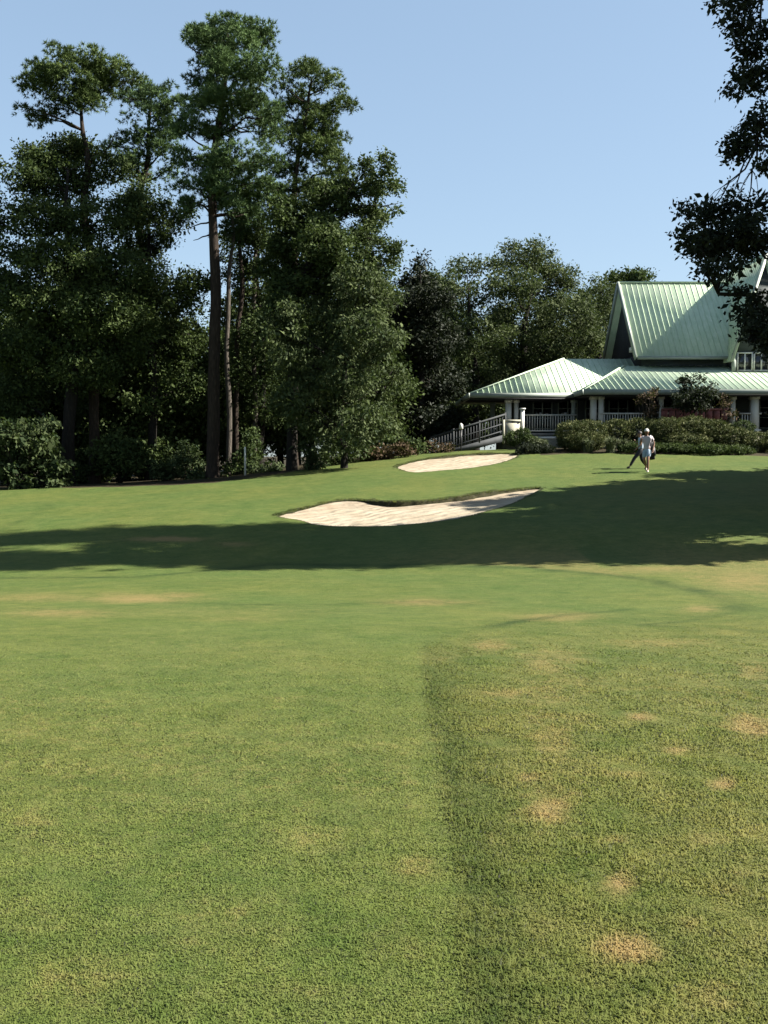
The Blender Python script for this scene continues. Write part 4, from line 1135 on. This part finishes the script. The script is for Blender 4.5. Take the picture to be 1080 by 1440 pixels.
# ------------------------------------------------------------------ the walkers
SK = mat_plain('skin', (0.27, 0.15, 0.10), 0.55, 0.08, 8)
SHIRT = mat_plain('white_pink_shirt', (0.60, 0.54, 0.56), 0.8, 0.06, 8)
SHORTS = mat_plain('pale_blue_shorts', (0.36, 0.46, 0.56), 0.8, 0.06, 8)
DARKC = mat_plain('dark_trousers', (0.022, 0.024, 0.032), 0.8, 0.1, 8)
BLUEC = mat_plain('light_blue_shirt', (0.42, 0.52, 0.64), 0.8, 0.06, 8)
HAIR = mat_plain('dark_hair', (0.02, 0.015, 0.012), 0.6, 0.1, 20)
SHOE = mat_plain('white_shoes', (0.65, 0.65, 0.60), 0.6, 0.05, 8)
BAGM = mat_plain('black_bag_fabric', (0.018, 0.018, 0.022), 0.6, 0.2, 8)
STEEL = mat_plain('club_steel', (0.12, 0.12, 0.13), 0.3, 0.1, 8, metal=0.8)

def skinned(name, mat, parent, chains, root_i=0, sub=1):
    """chains: list of lists of (key, (x,y,z), (rx,ry)); a repeated key joins chains"""
    keys, co, rad, ed = {}, [], [], []
    for ch in chains:
        prev = None
        for key, p, r in ch:
            if key not in keys:
                keys[key] = len(co); co.append(p); rad.append(r)
            i = keys[key]
            if prev is not None: ed.append((prev, i))
            prev = i
    me = bpy.data.meshes.new(name); me.from_pydata(co, ed, [])
    o = bpy.data.objects.new(name, me); COL.objects.link(o); o.parent = parent
    sk_ = o.modifiers.new('Skin', 'SKIN'); sk_.use_smooth_shade = True
    if not me.skin_vertices: bpy.context.view_layer.update()
    for i, r in enumerate(rad):
        me.skin_vertices[0].data[i].radius = r
    me.skin_vertices[0].data[root_i].use_root = True
    ss = o.modifiers.new('Subdivision', 'SUBSURF'); ss.levels = sub; ss.render_levels = sub
    me.materials.append(mat)
    return o

def person(label, loc, rz, J, clothes, sc=1.0):
    root = thing('person', label, 'person', loc)
    root.rotation_euler = (0, 0, rz); root.scale = (sc, sc, sc)
    c = []
    c.append([('pel',J['pel'],(.135,.105)),('wai',J['wai'],(.12,.095)),('che',J['che'],(.155,.11)),('nb',J['nb'],(.075,.07)),('ne',J['ne'],(.052,.055)),('jaw',J['jaw'],(.062,.075)),('hd',J['hd'],(.078,.095)),('top',J['top'],(.062,.075))])
    h = np.array(J['hd']); f = np.array(J.get('face', (0, 1, 0)), float); s = np.array((f[1], -f[0], 0))
    c.append([('hd',None,None),('nose',tuple(h + f * 0.112 + (0,0,-.01)),(.013,.013))])
    for k, sg in (('eL',-1),('eR',1)): c.append([('hd',None,None),(k,tuple(h + s * sg * 0.092 + (0,0,-.01)),(.013,.02))])
    for sd_, sg in (('L',-1),('R',1)):
        c.append([('che',None,None),('sh'+sd_,J['sh'+sd_],(.058,.058)),('el'+sd_,J['el'+sd_],(.041,.041)),('wr'+sd_,J['wr'+sd_],(.027,.027)),('pa'+sd_,J['pa'+sd_],(.036,.022))])
        w_ = np.array(J['wr'+sd_]); p_ = np.array(J['pa'+sd_]); d = (p_ - w_) / np.linalg.norm(p_ - w_)
        sid = np.cross(d, (0, 1, 0.2)); sid /= np.linalg.norm(sid); cur = np.cross(sid, d)
        for k, (o_, L) in enumerate(((-.027,.062),(-.009,.075),(.009,.07),(.027,.055))):
            a_ = p_ + d * .035 + sid * o_; b_ = a_ + d * L * .5 + cur * L * .1; e_ = b_ + d * L * .35 + cur * L * .35
            c.append([('pa'+sd_,None,None),(f'f{sd_}{k}a',tuple(a_),(.009,.009)),(f'f{sd_}{k}b',tuple(b_),(.0085,.0085)),(f'f{sd_}{k}c',tuple(e_),(.007,.007))])
        t_ = p_ - d * .02 - sid * sg * .04
        c.append([('pa'+sd_,None,None),('t'+sd_+'a',tuple(t_),(.011,.011)),('t'+sd_+'b',tuple(t_ + d * .045 - sid * sg * .012),(.009,.009))])
        c.append([('pel',None,None),('hi'+sd_,J['hi'+sd_],(.092,.095)),('kn'+sd_,J['kn'+sd_],(.057,.06)),('ca'+sd_,tuple(np.array(J['kn'+sd_])*.62+np.array(J['an'+sd_])*.38),(.053,.056)),('an'+sd_,J['an'+sd_],(.036,.038)),('to'+sd_,J['to'+sd_],(.036,.028))])
    skinned('body', SK, root, c)
    lerp = lambda a, b, t: tuple(np.array(J[a]) * (1 - t) + np.array(J[b]) * t)
    sh = [[('hem',lerp('pel','wai',-.25),(.165,.135)),('wai0',lerp('pel','wai',.3),(.158,.128)),('wai',J['wai'],(.145,.12)),('che',J['che'],(.178,.132)),('nb',tuple(np.array(J['nb']) - (0,0,.02)),(.092,.085))]]
    for sd_ in 'LR': sh.append([('che',None,None),('s'+sd_,J['sh'+sd_],(.078,.078)),('e'+sd_,lerp('sh'+sd_,'el'+sd_,clothes['sleeve']),(.07,.07))])
    skinned('shirt', clothes['shirt'], root, sh)
    lo_ = [[('w',lerp('pel','wai',.75),(.14,.112)),('p',J['pel'],(.155,.125))]]
    for sd_ in 'LR':
        L = clothes['leg']
        ch = [('p',None,None),('h'+sd_,J['hi'+sd_],(.112,.115)),('k'+sd_,lerp('hi'+sd_,'kn'+sd_,min(L, 1)),(.09,.092))]
        if L > 1: ch += [('c'+sd_,lerp('kn'+sd_,'an'+sd_,.5),(.075,.078)),('a'+sd_,lerp('kn'+sd_,'an'+sd_,.95),(.06,.062))]
        lo_.append(ch)
    skinned('shorts' if clothes['leg'] < 1 else 'trousers', clothes['low'], root, lo_)
    for sd_ in 'LR':
        a_ = np.array(J['an'+sd_]); t_ = np.array(J['to'+sd_])
        skinned('shoe', clothes['shoe'], root, [[('h',tuple(a_ + (a_ - t_) * .22 + (0,0,-.055)),(.04,.036)),('m',tuple((a_ + t_) / 2 + (0,0,-.022)),(.048,.042)),('t',tuple(t_ + (t_ - a_) * .06),(.046,.036))]])
    hm = MB(); n = 10; R_ = 6
    V = []; top = np.array(J['hd']) + (0, 0, .02)
    for i in range(R_):
        a = i / (R_ - 1) * PI / 2 * .98
        for j in range(n):
            b = j / n * 2 * PI; V.append(top + f * (math.sin(b) * .113 * math.cos(a)) + s * (math.cos(b) * .098 * math.cos(a)) + np.array((0, 0, .118 * math.sin(a))))
    q = [(i*n+j, i*n+(j+1) % n, (i+1)*n+(j+1) % n, (i+1)*n+j) for i in range(R_-1) for j in range(n)]
    hm.add(V, q)
    if clothes.get('cap') is not None:
        br = [top + f * (.09 + .10 * math.sin(t)) + s * (.095 * math.cos(t)) + np.array((0,0,.004)) for t in np.linspace(0, PI, 8)]
        hm.prism(br, (0, 0, .012)); hm.build('cap', clothes['cap'], root, shade=True)
        hb = MB(); back = [tuple(np.array(J['hd']) - f * .045 + s * x + np.array((0, 0, z))) for x, z in ((-.05, .0), (0, -.02), (.05, .0))]
        hb.tube(back, (.05, .06, .05), 8); hb.build('hair', HAIR, root, shade=True)
    else:
        hm.build('hair', HAIR, root, shade=True)
    return root

p1x, p1y = (909 - 540) / FPX * 38.7, 38.7
J1 = dict(pel=(0,0,.94), wai=(0,.01,1.08), che=(0,.03,1.28), nb=(0,.05,1.45), ne=(0,.065,1.50), jaw=(0,.085,1.555), hd=(0,.08,1.62), top=(0,.075,1.69), face=(0,1,0),
          shL=(-.185,.03,1.40), elL=(-.26,-.10,1.15), wrL=(-.25,.02,.93), paL=(-.245,.06,.86), shR=(.185,.03,1.40), elR=(.27,.02,1.15), wrR=(.20,.20,1.24), paR=(.17,.23,1.30),
          hiL=(-.085,0,.90), knL=(-.09,.20,.52), anL=(-.09,.16,.10), toL=(-.09,.31,.035), hiR=(.085,0,.90), knR=(.09,.02,.49), anR=(.09,-.30,.22), toR=(.09,-.24,.08))
person('walker in white cap, pale pink-white shirt and light blue shorts crossing the lawn', (p1x, p1y, gz(p1x, p1y)), math.radians(152), J1,
       dict(shirt=SHIRT, sleeve=.55, low=SHORTS, leg=.82, shoe=SHOE, cap=SHOE), 0.97)
p2x, p2y = (901 - 540) / FPX * 39.9, 39.9
J2 = dict(J1)
J2.update(knL=(-.09,.30,.56), anL=(-.09,.52,.16), toL=(-.09,.66,.10), knR=(.09,-.05,.48), anR=(.09,-.30,.14), toR=(.09,-.17,.045), elL=(-.26,.08,1.14), wrL=(-.24,.24,.98), paL=(-.235,.29,.93))
person('walker in light blue shirt and dark trousers striding half hidden behind the one in white', (p2x, p2y, gz(p2x, p2y) - 0.04), math.radians(88), J2,
       dict(shirt=BLUEC, sleeve=.55, low=DARKC, leg=2, shoe=BAGM, cap=None), 0.89)
# golf bag carried on the near walker's back
gb0 = np.array((p1x + 0.25, p1y + 0.10, gz(p1x, p1y) + 0.50)); gb1 = gb0 + np.array((-0.10, 0.10, 0.74))
gbr = thing('golf_bag', 'dark golf bag slung behind the walker in the white cap', 'golf bag', gb0)
b_ = MB(); t = np.linspace(0, 1, 6)[:, None]; b_.tube(gb0 + (gb1 - gb0) * t, (.10, .115, .115, .11, .12, .125), 12)
b_.build('bag', BAGM, gbr, gb0, True)
b_ = MB(); m0 = gb0 + (gb1 - gb0) * .2 + (0.06, -.10, 0); m1 = gb0 + (gb1 - gb0) * .65 + (0.06, -.10, 0); b_.bar(m0, m1, .13, .08, (0, 1, 0)); b_.build('pocket', BAGM, gbr, gb0)
for k in range(4):
    o_ = np.array((.05 * math.cos(k * 1.6), .05 * math.sin(k * 1.6), 0)); e_ = gb1 + o_ + (gb1 - gb0) * (.10 + .04 * k)
    c_ = MB(); c_.tube([gb1 + o_ * .5, e_], (.007, .007), 6); c_.bar(e_, e_ + np.array((.07, .02, .03)), .03, .05); c_.build('club', STEEL, gbr, gb0)
st_ = MB(); st_.tube([gb0 + (gb1 - gb0) * .25, np.array((p1x + .2, p1y - .14, gz(p1x, p1y) + 1.25)), gb0 + (gb1 - gb0) * .85], (.018, .02, .018), 6); st_.build('strap', BAGM, gbr, gb0)
